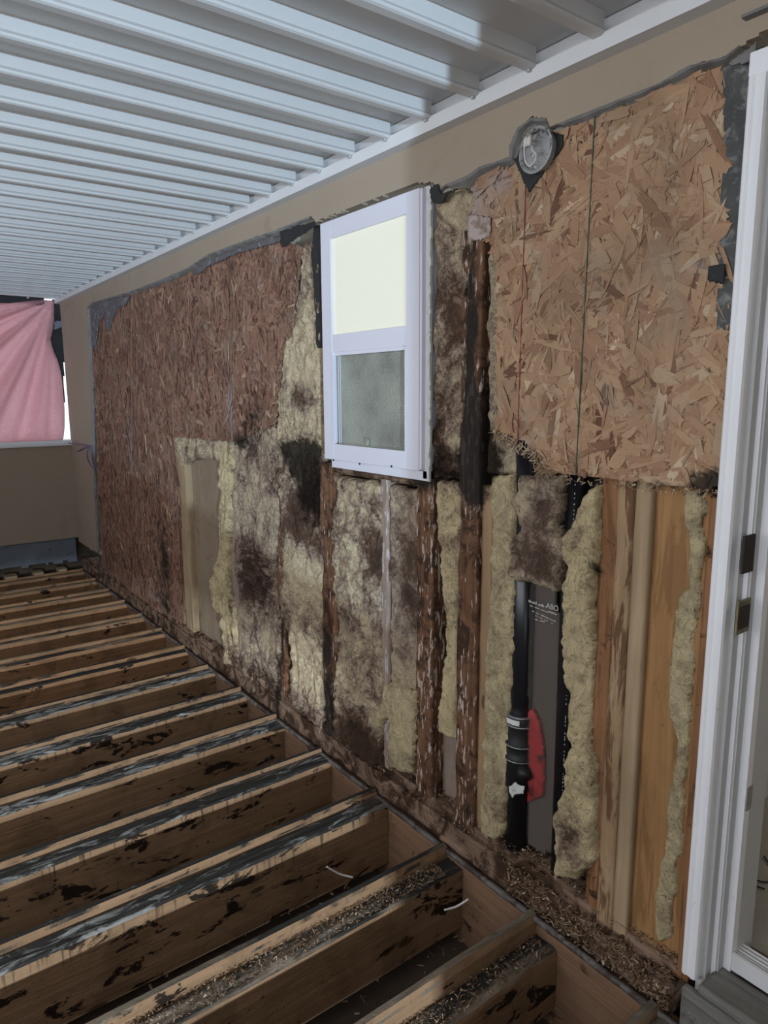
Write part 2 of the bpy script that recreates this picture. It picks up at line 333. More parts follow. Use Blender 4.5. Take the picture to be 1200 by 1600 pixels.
M['dark_ink'] = mat_plain('dark_print', (0.03, 0.03, 0.03), 0.7, 0.1, 40)
M['green_chalk'] = mat_plain('green_chalk_line', (0.06, 0.10, 0.065), 0.9, 0.6, 60)
M['red_chalk'] = mat_plain('red_chalk_line', (0.26, 0.06, 0.05), 0.9, 0.6, 60)
n = N('pale_scab', 0.9, 0.2); n.col(stained(n, n.mix(n.step(n.noise(24, 6, 1), 0.4, 0.65), (0.46, 0.38, 0.36), (0.24, 0.16, 0.12)))); n.bump(n.noise(60, 5), 0.8, 0.01); M['scab'] = n.m
n = N('wood_chips', 0.9, 0.15); n.col(n.ramp(n.attr('tone'), [(0, (0.06, 0.035, 0.02)), (0.45, (0.20, 0.125, 0.075)), (0.8, (0.36, 0.25, 0.16)), (1, (0.55, 0.46, 0.36))])); M['chips'] = n.m
M['sillwood'] = mat_wood('grey_weathered_sill', (0.13, 0.125, 0.115), (0.24, 0.23, 0.21), 'y', rot=0.12, fleck=(0.4, 0.39, 0.37))

# stains: (photo measuring point on the wall plane, radii in metres y/z, strength)
MOULD = [((465, 700), .22, .03, .6), ((495, 760), .04, .2, .6), ((455, 350), .2, .03, .7), ((690, 740), .08, .02, .8), ((620, 745), .25, .012, .5), ((510, 900), .03, .1, .5), ((735, 1270), .06, .06, .5), ((660, 1210), .06, .05, .4), ((540, 900), .05, .04, .35), ((240, 820), .08, .2, .45), ((1120, 765), .08, .02, .7), ((865, 750), .06, .015, .6), ((1000, 330), .006, .006, .8), ((860, 540), .008, .008, .8), ((950, 610), .008, .008, .8),
 ((468, 720), .16, .10, .95), ((480, 770), .10, .16, .9), ((395, 655), .16, .14, .75), ((375, 690), .10, .05, .9),
 ((260, 880), .14, .30, .85), ((255, 945), .3, .10, .5), ((470, 355), .12, .05, .8), ((497, 400), .03, .3, .7),
 ((745, 690), .07, .16, .9), ((737, 760), .05, .10, 1.0), ((770, 720), .06, .05, .8), ((700, 715), .06, .04, .7), ((738, 450), .03, .15, .9), ((736, 580), .03, .15, .9), ((736, 680), .04, .1, 1.0),
 ((515, 1120), .07, .22, 1.0), ((512, 1000), .05, .16, .75), ((437, 1090), .03, .3, .9), ((440, 980), .02, .25, .8),
 ((410, 940), .10, .12, .45), ((365, 970), .03, .3, .7), ((905, 730), .035, .02, .9), ((1118, 750), .035, .03, 1.0), ((1100, 745), .07, .012, .7),
 ((430, 570), .12, .15, .25), ((895, 1290), .05, .05, .55), ((930, 900), .025, .07, .6), ((905, 1020), .02, .02, .4), ((935, 800), .03, .05, .35),
 ((660, 750), .05, .05, .8), ((682, 690), .03, .12, .55), ((330, 990), .15, .08, .4), ((400, 1080), .10, .10, .6), ((560, 1130), .12, .05, .45),
 ((1060, 1540), .12, .02, .7), ((1105, 1460), .03, .1, .3), ((905, 1000), .02, .4, .12), ((1140, 560), .02, .2, .4), ((915, 225), .014, .012, .9),
 ((1112, 510), .012, .01, .9), ((1115, 578), .013, .013, .9), ((785, 400), .03, .03, .4), ((770, 420), .03, .06, .5), ((330, 470), .3, .05, .2), ((1000, 755), .3, .012, .45)]
BLOOM = [((740, 340), .06, .10, 1.0), ((785, 290), .05, .05, .8), ((300, 700), .25, .12, .35), ((205, 700), .12, .35, .55), ((362, 640), .03, .22, .8), ((820, 690), .05, .02, .8),
 ((1095, 415), .04, .02, .9), ((770, 560), .03, .2, .45), ((275, 800), .10, .25, .5), ((900, 750), .3, .03, .3), ((440, 400), .1, .05, .5), ((985, 700), .06, .05, .25), ((240, 930), .3, .05, .6), ((1130, 440), .03, .05, .5)]
GRIME = [((590, 1190), .25, .10, .6), ((430, 1080), .3, .10, .6), ((330, 1000), .4, .08, .6), ((640, 900), .06, .25, .35), ((540, 960), .08, .06, .5), ((600, 880), .05, .05, .5), ((475, 620), .08, .05, .4), ((780, 1250), .08, .08, .4), ((850, 800), .04, .05, .6), ((1040, 1420), .03, .08, .3),
 ((480, 800), .2, .15, .8), ((400, 900), .3, .2, .6), ((620, 860), .2, .25, .35), ((560, 1150), .2, .1, .7), ((700, 480), .1, .2, .5), ((690, 720), .1, .1, .7),
 ((845, 870), .08, .08, .9), ((895, 1300), .05, .05, .7), ((630, 1010), .08, .1, .4), ((850, 740), .06, .03, .5), ((400, 720), .2, .2, .3), ((910, 840), .03, .04, .5),
 ((470, 560), .1, .2, -.2), ((480, 900), .2, .12, -.45), ((470, 1040), .1, .2, -.3), ((560, 820), .1, .2, -.2), ((700, 330), .03, .03, -.5), ((695, 1110), .1, .15, -.5), ((910, 1050), .1, .2, -.4)]
def field(lst, y, z):
    t = np.zeros(len(y))
    for (p, ry, rz, s) in lst:
        cy, cz = atX(*p); t += s*np.exp(-((y-cy)/ry)**2-((z-cz)/rz)**2)
    return t
def stain_attrs(V, extra=None):
    V = np.array(V, float); y, z = V[:, 1], V[:, 2]
    d = {'mould': np.clip(field(MOULD, y, z), 0, 1.2), 'bloom': np.clip(field(BLOOM, y, z), 0, 1.2), 'grime': field(GRIME, y, z)}
    if extra: d.update(extra)
    return d

def inside(P, y, z):
    r = np.zeros(len(y), bool); n = len(P)
    for i in range(n):
        (y0, z0), (y1, z1) = P[i], P[(i+1) % n]
        if z0 == z1: continue
        c = ((z0 > z) != (z1 > z)) & (y < (y1-y0)*(z-z0)/(z1-z0)+y0); r ^= c
    return r
def edge_dist(P, y, z):
    d = np.full(len(y), 9.0); n = len(P)
    for i in range(n):
        a = P[i]; b = P[(i+1) % n]; e = b-a; L = max(e@e, 1e-12)
        t = np.clip(((y-a[0])*e[0]+(z-a[1])*e[1])/L, 0, 1)
        d = np.minimum(d, np.hypot(y-a[0]-t*e[0], z-a[1]-t*e[1]))
    return d
def grid_patch(P, res, ragged=0.0, rf=40, seed=0):
    """regular grid clipped to polygon P (y,z), its rim snapped inward a little and ragged"""
    y0, z0 = P.min(0)-.02; y1, z1 = P.max(0)+.02
    ny = int((y1-y0)/res)+2; nz = int((z1-z0)/res)+2
    Y, Z = np.meshgrid(y0+np.arange(ny)*res, z0+np.arange(nz)*res, indexing='ij'); Y = Y.ravel(); Z = Z.ravel()
    wy = Y+ragged*(fbm(Y, Z, rf, octv=3, seed=seed)-.5)*2; wz = Z+ragged*(fbm(Y, Z, rf, octv=3, seed=seed+9)-.5)*2
    ins = inside(P, wy, wz); d = edge_dist(P, wy, wz)
    I = np.arange(ny*nz).reshape(ny, nz); q = np.stack([I[:-1, :-1], I[1:, :-1], I[1:, 1:], I[:-1, 1:]], -1).reshape(-1, 4)
    q = q[ins[q].all(1)]; used, inv = np.unique(q, return_inverse=True)
    return Y[used], Z[used], d[used], inv.reshape(-1, 4)
def closed_relief(Y, Z, q, xf, xb):
    """front surface xf, back surface xb, joined round the rim -> closed volume"""
    n = len(Y); V = np.concatenate([np.stack([xf, Y, Z], 1), np.stack([np.broadcast_to(xb, Y.shape), Y, Z], 1)])
    e = np.concatenate([q[:, [0, 1]], q[:, [1, 2]], q[:, [2, 3]], q[:, [3, 0]]])
    key = e[:, 0].astype(np.int64)*n+e[:, 1]; rev = e[:, 1].astype(np.int64)*n+e[:, 0]
    rim = e[~np.isin(key, rev)]
    F = np.concatenate([q[:, ::-1], q+n, np.stack([rim[:, 0], rim[:, 1], rim[:, 1]+n, rim[:, 0]+n], 1)])
    return V, F

# ================================================================== SETTING
# ---- floor of the crawl space
g = np.linspace(-3.5, 3.4, 120); h = np.linspace(-3.4, 7.6, 170)
X, Y = np.meshgrid(g, h, indexing='ij'); Zz = -0.31+0.05*(fbm(X, Y, 3, octv=5, seed=3)-.5)
I = np.arange(X.size).reshape(X.shape); q = np.stack([I[:-1, :-1], I[1:, :-1], I[1:, 1:], I[:-1, 1:]], -1).reshape(-1, 4)
tag(mesh('floor', np.stack([X.ravel(), Y.ravel(), Zz.ravel()], 1), q, M['dirt'], smooth=True), kind='structure')
# ---- ceiling: one deck, each hanging rib a part of it
ZC = 2.396
ce = MB().box(-4.2, -0.0, -3.3, 7.0, ZC, ZC+.012).build('ceiling', M['pan']); tag(ce, kind='structure')
def rib_mb(y):
    p = [(0, .001), (0, -.034), (-.007, -.043), (-.006, -.049), (0, -.052), (.022, -.052), (.027, -.048), (.020, -.040), (.020, -.036), (.034, -.034), (.034, -.031), (.010, -.031), (.010, .001)]
    return MB().prism_x([(y+a, ZC+b) for a, b in p], -4.1, -0.055)
yc = 1.897
for k in range(-25, 24):
    rib_mb(yc+.2*k).build('rib', M['pan'], ce)
# end trim channel along the wall
t1 = MB().prism_y([(-.062, 2.312), (-.062, 2.350), (-.058, 2.350), (-.058, 2.318), (-.02, 2.325), (-.02, 2.312)], -1.2, 6.6)
t1.prism_y([(-.030, 2.325), (-.030, 2.394), (-.020, 2.394), (-.020, 2.325)], -1.2, 6.6)
t = t1.build('trim_1', M['white_metal']); tag(t, kind='structure')
for k in range(-3, 12):
    y = yc+.2*k+.012
    MB().lathe((-.066, y, 0), [(.001, 2.338), (.006, 2.339), (.006, 2.345), (.001, 2.347)], 10).build('screw', M['steel'], t)
# ---- stucco wall: upper band and the far end strip
low = [(1260, 20), (1165, 78), (1140, 97), (1085, 110), (1040, 137), (1000, 152), (960, 168), (900, 191), (878, 200), (866, 205), (860, 190), (838, 190), (818, 205), (806, 232), (806, 250), (780, 258), (760, 264), (740, 278), (715, 288),
       (690, 301), (682, 288), (656, 290), (500, 349), (492, 341), (480, 346), (440, 362), (420, 368), (370, 385), (330, 400), (300, 420), (280, 429), (240, 445), (205, 458), (180, 465), (150, 473), (141, 481), (143, 520), (147, 600), (149, 700), (152, 780), (157, 864)]
P = list(W(low)); P += [(6.6, P[-1][1]+.05), (6.6, 2.40), (-1.2, 2.40), (-1.2, P[0][1])]; P = np.array(P)
P[len(low)] = (6.6, 0.24)
Y, Z, d, q = grid_patch(P, 0.006, .004, 60, 5)
xf = -.020+.0012*(fbm(Y, Z, 5, octv=3, seed=2)-.5)
V, F = closed_relief(Y, Z, q, xf, 0.0)
wr = tag(mesh('wall_right', V, F, M['stucco'], smooth=False), kind='structure')
# broken mortar edge of the stucco, running along the cut
def ribbon(P, w0, x0, thick, m, name, parent, seed=0, step=.006, side=1):
    pts = []; P = np.array(P)
    for i in range(len(P)-1):
        L = np.hypot(*(P[i+1]-P[i])); n = max(1, int(L/step))
        for k in range(n): pts.append(P[i]+(P[i+1]-P[i])*k/n)
    pts = np.array(pts); t = np.gradient(pts, axis=0); t /= np.linalg.norm(t, axis=1)[:, None]+1e-9; nn = np.stack([-t[:, 1], t[:, 0]], 1)*side
    s_ = np.arange(len(pts))*step; w1 = w0*(-.5+2.8*fbm(s_, s_*0, 22, octv=5, seed=seed)); w2 = -.004
    A = pts+nn*w2; B = pts+nn*w1[:, None]; xa = x0-.004*fbm(s_, s_*0, 50, octv=3, seed=seed+1)
    V = np.concatenate([np.column_stack([xa, A]), np.column_stack([xa+.003, (A+B)/2]), np.column_stack([np.full(len(A), x0+thick), B]), np.column_stack([np.full(len(A), x0+thick+.004), A])]); n = len(A)
    F = [(j*n+i, j*n+i+1, ((j+1) % 4)*n+i+1, ((j+1) % 4)*n+i) for j in range(4) for i in range(n-1)]
    return mesh(name, V, F, m, parent)
ribbon(W(low[1:21]), .010, -.021, .014, M['mortar'], 'mortar_edge', wr, 3, side=-1)
ribbon(W(low[23:]), .010, -.021, .014, M['mortar'], 'mortar_edge', wr, 8, side=-1)
# far pony wall, cap and foot
fw = tag(MB().box(-3.4, .0, 6.6, 6.75, .285, 1.112).build('wall_far', M['stucco']), kind='structure')
tag(MB().box(-3.4, -.0, 6.56, 6.78, 1.112, 1.160).build('trim_2', M['white_metal'], bevel=.004), kind='structure')
tag(MB().box(-3.4, -.02, 6.68, 6.70, 2.372, 2.396).build('trim_3', M['white_metal']), kind='structure')
Y_, Z_, d_, q_ = grid_patch(np.array([(-3.3, .06), (-.03, .06), (-.03, .292), (-3.3, .272)]), .02, .012, 20, 4)
V, F = closed_relief(Y_, Z_, q_, 6.625+.02*fbm(Y_, Z_, 8, octv=4, seed=4), 6.72); V = V[:, [1, 0, 2]]
tag(mesh('membrane_strip', V, F, M['membrane']), 'blue-grey waterproof membrane strip at the foot of the far half wall', 'membrane')
tag(MB().box(-3.4, .10, 6.74, 6.86, -.35, .30).box(.10, .16, .7, 6.8, -.35, .13).build('foundation', M['dirt']), kind='structure')
# ---- unseen jut added to cut the light, end wall behind the camera, left parapet (all stucco)
tag(MB().box(-1.30, .12, -1.45, -1.2, -.30, 2.396).build('wall_back_blocker', M['stucco']), kind='structure')
nb = MB().box(-3.5, -1.1, -3.35, -3.2, -.30, .15).box(-3.5, -3.3, -3.35, -3.2, .25, 2.396).box(-1.3, .12, -3.35, -3.2, -.3, 2.396).box(-3.3, -1.3, -3.35, -3.2, 1.15, 2.396)  # unseen; header set low to block the far lamp from the house wall
tag(nb.build('wall_rear', M['stucco']), kind='structure')
lw = MB().box(-3.55, -3.40, -3.35, 6.75, -.30, 1.15)
for y in (-3.3, -.9, 3.2, 6.6): lw.box(-3.55, -3.42, y, y+.12, 1.15, 2.396)
tag(lw.build('wall_left', M['stucco']), kind='structure')
tag(MB().box(-9, -3.56, -3.4, 9, -.5, -.45).build('ground_outside', M['post']), kind='structure')
# ---- interior shell behind the wall
isb = MB().box(.11, .125, 1.0, 6.7, .14, 2.396).box(3.0, 3.05, -2.2, 6.7, .14, 2.5).box(.12, 3.0, -2.25, -2.2, .14, 2.5).box(.11, .125, -1.2, -.2, .14, 2.396).box(.11, .125, -.2, .72, 2.13, 2.396)
tag(isb.build('wall_interior', M['interior']), kind='structure')
tag(MB().box(.06, 3.05, -2.2, 6.7, 2.5, 2.52).build('ceiling_interior', M['interior']), kind='structure')
tag(MB().box(.16, 3.05, -2.2, 6.7, .15, .175).build('floor_interior', M['carpet']), kind='structure')
# ---- rim board, ledges, sill plate along the house
def board_y(name, x0, x1, y0, y1, z0, z1, m, res=.012, amp=.004, seed=0, parent=None, smooth=True, extra=None):
    """lengthwise board along y with worn front and top faces"""
    ny = int((y1-y0)/res)+2; ys = np.linspace(y0, y1, ny); nf = max(3, int((z1-z0)/res)+1); nt = max(3, int((x1-x0)/res)+1)
    prof = [(x0, z) for z in np.linspace(z0, z1, nf)]+[(x, z1) for x in np.linspace(x0, x1, nt)[1:]]+[(x1, z0)]
    prof = np.array(prof); n = len(prof)
    YY = np.repeat(ys, n); XX = np.tile(prof[:, 0], ny); ZZ = np.tile(prof[:, 1], ny)
    s_ = np.tile(np.arange(n)*res, ny); dn = (fbm(YY, s_, 12, 30, 5, seed)-.5)*2*amp; fr = np.tile(np.arange(n) < nf, ny); tp = np.tile((np.arange(n) >= nf-1) & (np.arange(n) < n-1), ny)
    XX = XX-dn*fr; ZZ = ZZ+dn*tp
    V = np.stack([XX, YY, ZZ], 1); F = [(j*n+i, j*n+(i+1) % n, (j+1)*n+(i+1) % n, (j+1)*n+i) for j in range(ny-1) for i in range(n)]
    F += [tuple(range(n))[::-1], tuple((ny-1)*n+i for i in range(n))]
    a = stain_attrs(V, {'fleck': fbm(YY, ZZ, 4, octv=3, seed=seed+3)*.5, **(extra or {})})
    return mesh(name, V, F, m, parent, a, smooth)
rb = tag(board_y('rim_board', -.030, .0, .30, 6.58, -.34, -.004, M['rim'], .03, .002, 1), 'long reddish rim board the joist ends butt against under the wall', 'rim board')
board_y('flashing_strip', -.040, -.024, .30, 6.58, -.010, .004, M['flash'], .012, .003, 7, rb)
tag(board_y('sill_board', -.012, .09, .795, 6.58, 0.0, .085, M['plate'], .010, .010, 2), 'rotten brown sill board lying on the rim board along the foot of the wall', 'sill board')
tag(board_y('bottom_plate', .0, .09, .795, 6.4, .085, .125, M['plate'], .010, .012, 5), 'splintered bottom plate under the studs, above the sill board', 'bottom plate')

# ================================================================== WALL FRAMING
def stud(name, yA, yB, zA, zB, m, x0=.004, x1=.095, amp=.003, fl=0.4, seed=0, parent=None, res=.008, lean=0.0):
    """upright board; front and near side worn"""
    nz = int((zB-zA)/res)+2; zs = np.linspace(zA, zB, nz); wy = yB-yA
    prof = [(x1, yA)]+[(x, yA) for x in np.linspace(x1, x0, 9)[1:]]+[(x0, y) for y in np.linspace(yA, yB, max(3, int(wy/res)+1))[1:]]+[(x1, yB)]
    prof = np.array(prof); n = len(prof); ZZ = np.repeat(zs, n); XX = np.tile(prof[:, 0], nz); YY = np.tile(prof[:, 1], nz)
    s_ = np.tile(np.arange(n)*res, nz); dn = (fbm(s_+seed, ZZ, 45, 9, 5, seed)-.5)*2*amp
    dn -= amp*2.5*np.clip(fbm(s_+seed, ZZ, 30, 6, 3, seed+4)-.62, 0, 1)*4
    edge = np.tile(((np.arange(n) == 8) | (np.arange(n) == n-2)), nz)
    XX = XX-dn*(XX < x0+.002)+edge*abs(dn)*1.2; YY = YY+np.where(np.tile(np.arange(n) < 9, nz), -dn, 0)+lean*(ZZ-zA)
    V = np.stack([XX, YY, ZZ], 1); F = [(j*n+i, (j+1)*n+i, (j+1)*n+(i+1) % n, j*n+(i+1) % n) for j in range(nz-1) for i in range(n)]
    F += [tuple(range(n)), tuple((nz-1)*n+i for i in range(n))[::-1]]
    a = stain_attrs(V, {'fleck': fl*np.ones(len(V))*(.4+.9*fbm(ZZ, s_, 4, 20, 3, seed+8))})
    return mesh(name, V, F, m, parent, a, True)
SG = 'uncovered wall studs'
def st(yA, yB, zA, zB, m, label, **k):
    o = stud('stud', yA, yB, zA, zB, M[m], **k); return tag(o, label, 'stud', SG)
st(3.95, 4.07, .12, 1.25, 'pale_stud', 'pale cream stud at the left edge of the opened lower wall left of the window', fl=.3, seed=1, x0=-.002)
st(3.30, 3.385, .12, 1.24, 'grey_stud', 'dark mouldy stud edge between the tan backing board and the grey-brown insulation', seed=2)
st(2.80, 2.87, .10, 1.9, 'rot_stud', 'thin dark stud showing white paint below, between two insulated bays left of the window', seed=3, fl=.7)
s4 = st(2.335, 2.455, .10, 1.27, 'rot_stud', 'rotten red-brown stud under the left edge of the window, black at its foot', seed=4, amp=.006, fl=.75, x0=-.004)
st(1.985, 2.030, .12, 1.26, 'grey_stud', 'narrow pale stud edge under the middle of the window', seed=5, fl=.9, x0=-.004)
st(1.735, 1.820, .12, 1.27, 'rot_stud', 'rotten brown stud with white flecks under the right edge of the window', seed=6, fl=.9, amp=.005, x0=-.006)
st(1.525, 1.612, .10, 2.02, 'rot_stud', 'tall rotten stud right of the window, black at mid height and red-brown below', seed=7, fl=.85, amp=.006, x0=-.004)
st(1.478, 1.523, .12, 1.27, 'tan_stud', 'clean tan stud fixed behind the tall rotten stud', seed=8, fl=.0, amp=.0008, x0=.012)
st(1.036, 1.085, .10, 1.34, 'orange_stud', 'dark-stained orange stud right of the black pipes, white paint on its edge', seed=9, fl=.55, amp=.003)
st(.988, 1.034, .10, 1.34, 'knotty', 'knotty brown-streaked stud between the orange stud and the smooth tan one', seed=10, fl=.5, amp=.002, x0=-.002)
st(.945, .986, .10, 1.34, 'pale_stud', 'smooth tan stud beside the wide orange board', seed=11, fl=.0, amp=.0005, x0=.002)
st(.768, .800, .10, 1.32, 'orange_stud', 'orange stud half covered by the white door casing', seed=12, fl=.1, amp=.001, x0=.002)
# wide orange board at the back of the bay beside the door
o = stud('backing_board', .80, .944, .10, 1.34, M['board'], x0=.020, x1=.06, amp=.0005, fl=0, seed=20)
tag(o, 'wide smooth orange plywood board at the back of the bay beside the door', 'board')
# tan backing behind the left opened bay
Pb = W([(292, 700), (362, 705), (366, 1030), (296, 985)], .02); Y, Z, d, q = grid_patch(Pb, .012, .002, 30, 3)
V, F = closed_relief(Y, Z, q, .035+.006*(fbm(Y, Z, 18, 3, octv=4, seed=6)-.5), .06)
tag(mesh('backing_board', V, F, M['backboard'], attrs=stain_attrs(V)), 'stained tan backing board beside the pale cream stud left of the window', 'board')
# dark board at foot between the two rotten studs
tag(MB().box(.05, .07, 1.615, 1.735, .125, .60).build('backing_board', M['grey_stud']), 'grey-brown backing board low between the two rotten studs right of the window', 'board')
# header block over bay, top plate hidden by sheathing
tag(board_y('header_board', .012, .09, 1.82, 2.40, 1.235, 1.27, M['plate'], .008, .004, 15, extra={}), 'splintered red-brown rough sill board under the window', 'header board')

# ================================================================== INSULATION
IG = 'fibreglass batts in the wall bays'
def insul(pts, m, label, x0=.004, bulge=.018, depth=.055, res=.0055, seed=0, edge=.014, ragged=.013, amp=.024, Xp=0.0):
    P = W(pts, Xp); Y, Z, d, q = grid_patch(P, res, ragged, 28, seed)
    e = np.clip(d/edge, 0, 1); e = np.sqrt(e*(2-e)); e = np.clip(e, 0, 1)
    r1 = np.abs(fbm(Y, Z, 14, 8, 4, seed+1)-.5)*2; r2 = fbm(Y+.03*fbm(Y, Z, 30, octv=2, seed=seed+3), Z, 38, 26, 4, seed+2)
    xf = x0+(1-e)*.030-bulge*e*fbm(Y, Z, 6, 4, 3, seed+5)*1.4+amp*(.5-r1)*e*.8+amp*(r2-.5)*1.1
    V, F = closed_relief(Y, Z, q, xf, x0+depth)
    o = mesh('insulation_batt', V, F, M[m], attrs=stain_attrs(V), smooth=True)
    return tag(o, label, 'insulation', IG)
insul([(268, 680), (366, 688), (364, 712), (352, 722), (320, 716), (297, 720), (282, 735), (276, 720)], 'ins_mid', 'dirty insulation tuft bridging the top of the bay beside the pale cream stud', seed=1, bulge=.03)
insul([(340, 700), (366, 700), (364, 830), (358, 915), (370, 960), (374, 1044), (352, 1040), (348, 965), (334, 945), (331, 905), (342, 880), (347, 800), (344, 740)], 'ins_yellow', 'narrow yellow-green insulation strip over the tan backing board, wider low down', seed=2, bulge=.03)
insul([(365, 692), (400, 673), (436, 662), (436, 820), (428, 880), (440, 960), (437, 1112), (400, 1092), (374, 1046), (370, 940), (364, 830)], 'ins_comb', 'grey-brown insulation batt with combed dark streaks in the bay two left of the window', seed=3)
insul([(468, 386), (495, 366), (504, 366), (505, 1150), (480, 1120), (452, 1096), (455, 1010), (440, 955), (434, 880), (440, 800), (436, 700), (436, 620), (446, 560), (462, 505), (465, 440)], 'ins_mid', 'tall yellow insulation batt left of the window with a black mould patch', seed=4, bulge=.024, amp=.028)
insul([(524, 742), (600, 756), (600, 1000), (603, 1202), (565, 1182), (528, 1150), (524, 1000)], 'ins_mid', 'crumpled yellow-grey insulation batt under the left half of the window', seed=5, bulge=.032, amp=.03)
insul([(606, 758), (656, 766), (654, 1000), (653, 1218), (610, 1198)], 'ins_grey', 'flat grey-brown insulation batt under the right half of the window', seed=6, bulge=.010, amp=.012)
insul([(607, 1070), (622, 1060), (655, 1080), (652, 1210), (612, 1196), (612, 1120), (588, 1152), (590, 1120)], 'ins_pale', 'pale green insulation flap hanging low under the right half of the window', x0=-.014, seed=7, bulge=.016, amp=.010, depth=.018)
insul([(679, 318), (692, 300), (722, 293), (742, 300), (742, 380), (736, 400), (730, 560), (722, 700), (722, 752), (674, 748), (676, 500)], 'ins_mid', 'mottled insulation batt in the tall slot beside the right edge of the window', seed=8, bulge=.014)
insul([(678, 748), (720, 752), (717, 870), (713, 1000), (713, 1156), (680, 1148), (688, 1065), (692, 960), (682, 860)], 'ins_yellow', 'bright yellow torn insulation between the two rotten studs right of the window', seed=9, bulge=.014)
insul([(757, 385), (782, 380), (776, 480), (778, 600), (776, 668), (806, 690), (806, 745), (756, 742)], 'ins_grey', 'grey insulation sliver between the tall rotten stud and the near sheathing panel', x0=.008, seed=10, bulge=.006, ragged=.006)
insul([(768, 740), (806, 736), (803, 900), (797, 1100), (790, 1296), (772, 1318), (748, 1305), (752, 1100), (763, 900)], 'ins_pale', 'smooth pale insulation batt left of the tall black drain pipe', seed=11, bulge=.012, amp=.010)
insul([(820, 738), (880, 742), (880, 830), (890, 860), (886, 900), (879, 922), (845, 916), (798, 902), (799, 850), (812, 822), (803, 785), (812, 760)], 'ins_grey', 'brown-grey insulation clump hanging in front of the black drain pipe', x0=-.012, seed=12, bulge=.035, amp=.028, depth=.045)
insul([(912, 770), (940, 752), (940, 850), (932, 1000), (926, 1130), (938, 1230), (934, 1342), (905, 1372), (872, 1370), (868, 1265), (892, 1230), (894, 1170), (886, 1080), (880, 1000), (884, 950), (892, 885), (880, 858), (900, 820)], 'ins_yellow', 'long yellow insulation clump right of the thin black pipe', x0=-.002, seed=13, bulge=.034, amp=.026)
insul([(1064, 763), (1100, 767), (1096, 872), (1086, 960), (1080, 1060), (1072, 1200), (1060, 1330), (1046, 1476), (1020, 1484), (1014, 1400), (1032, 1300), (1046, 1170), (1035, 1060), (1045, 960), (1066, 920)], 'ins_pale', 'thin pale insulation strip stuck on the wide orange board beside the door', x0=.012, seed=14, bulge=.006, amp=.008, depth=.012)

# ================================================================== SHEATHING (oriented strand panels)
def in_poly_pts(P, A): return inside(P, A[:, 0], A[:, 1])
def osb(pts, m, label, n_m2, seed, horiz=0.5, x0=-.002, tmean=.5, size=1.0, ragged=.006):
    rng = np.random.RandomState(seed); P = W(pts)
    Y, Z, d, q = grid_patch(P, .009, ragged, 40, seed)
    V, F = closed_relief(Y, Z, q, np.full(len(Y), x0-.004)+.002*fbm(Y, Z, 40, octv=3, seed=seed), x0+.010)
    tone = [np.clip(.25+.4*fbm(V[:, 1], V[:, 2], 60, octv=3, seed=seed), 0, 1)]; Vs = [V]; Fs = [list(map(tuple, F))]; uv = [np.stack([V[:, 1], V[:, 2]], 1)]
    nb = len(V); y0, z0 = P.min(0); y1, z1 = P.max(0)
    cnt = int(n_m2*(y1-y0)*(z1-z0)); base = nb; FF = []
    prof = np.array([(-1, -.55), (-.93, .1), (-1.0, .6), (-.3, .95), (.4, 1.0), (.95, .75), (1.0, .15), (.88, -.4), (1.02, -.8), (.2, -1.0), (-.5, -.9)])
    for i in range(cnt):
        c = np.array([rng.uniform(y0, y1), rng.uniform(z0, z1)])
        big = rng.rand(); L = (rng.uniform(.018, .060) if big < .8 else rng.uniform(.004, .016))*size; wd = (rng.uniform(.004, .015) if big < .8 else rng.uniform(.0008, .0025))*size
        a = rng.normal(0, .65) if rng.rand() < horiz else rng.normal(math.pi/2, .45) if rng.rand() < .75 else rng.uniform(0, math.pi)
        pp = prof*(1+rng.uniform(-.18, .18, prof.shape)); e = pp*[L, wd]; taper = 1-.35*rng.rand()*(e[:, 0]/L+1)/2; e[:, 1] *= taper; e[:, 1] += .15*wd*np.sin(e[:, 0]/L*2+rng.rand()*6)
        R2 = np.array([[math.cos(a), math.sin(a)], [-math.sin(a), math.cos(a)]]); g = e@R2+c
        if not in_poly_pts(P, g[[0, 3, 4, 6, 9]]).all(): continue
        dep = rng.rand()**.8*.005; tl = rng.normal(0, .0012, 2)
        x = x0-.0035-dep+tl[0]*e[:, 0]/L+tl[1]*e[:, 1]/wd
        Vs.append(np.column_stack([x, g])); k = len(g); FF.append(tuple(range(base, base+k))[::-1]); base += k
        tn = np.clip(rng.normal(tmean, .13)+(.3 if rng.rand() < .06 else 0)-(.35 if rng.rand() < .07 else 0), 0.02, 1)
        tone.append(np.full(k, tn)); uv.append(np.column_stack([e[:, 0]+rng.rand()*50, e[:, 1]+rng.rand()*50])/1.0)
    V = np.concatenate(Vs); F = Fs[0]+FF
    a = stain_attrs(V, {'tone': np.concatenate(tone)})
    return tag(mesh('sheathing_panel', V, F, M[m], attrs=a, uv=np.concatenate(uv)), label, 'sheathing panel', 'strand board sheathing panels')
near = osb([(1138, 97), (1085, 113), (1040, 138), (960, 168), (900, 192), (872, 203), (840, 230), (800, 258), (765, 266), (738, 290), (730, 296), (744, 312), (738, 340), (736, 374), (768, 384), (776, 430), (776, 480), (778, 600), (775, 672), (806, 688), (842, 706), (850, 736), (900, 746), (1000, 757), (1138, 769), (1150, 500), (1146, 380), (1140, 250)],
    'osb_near', 'large tan strand board panel between the window and the door', 4600, 11, .55, tmean=.50, size=1.2)
oA = osb([(150, 478), (165, 474), (190, 462), (206, 458), (206, 600), (206, 700), (208, 926), (160, 884), (155, 780), (152, 700), (146, 560)], 'osb_far', 'reddish strand board panel farthest left, beside the far stucco strip', 2600, 12, .3, tmean=.42, size=1.1)
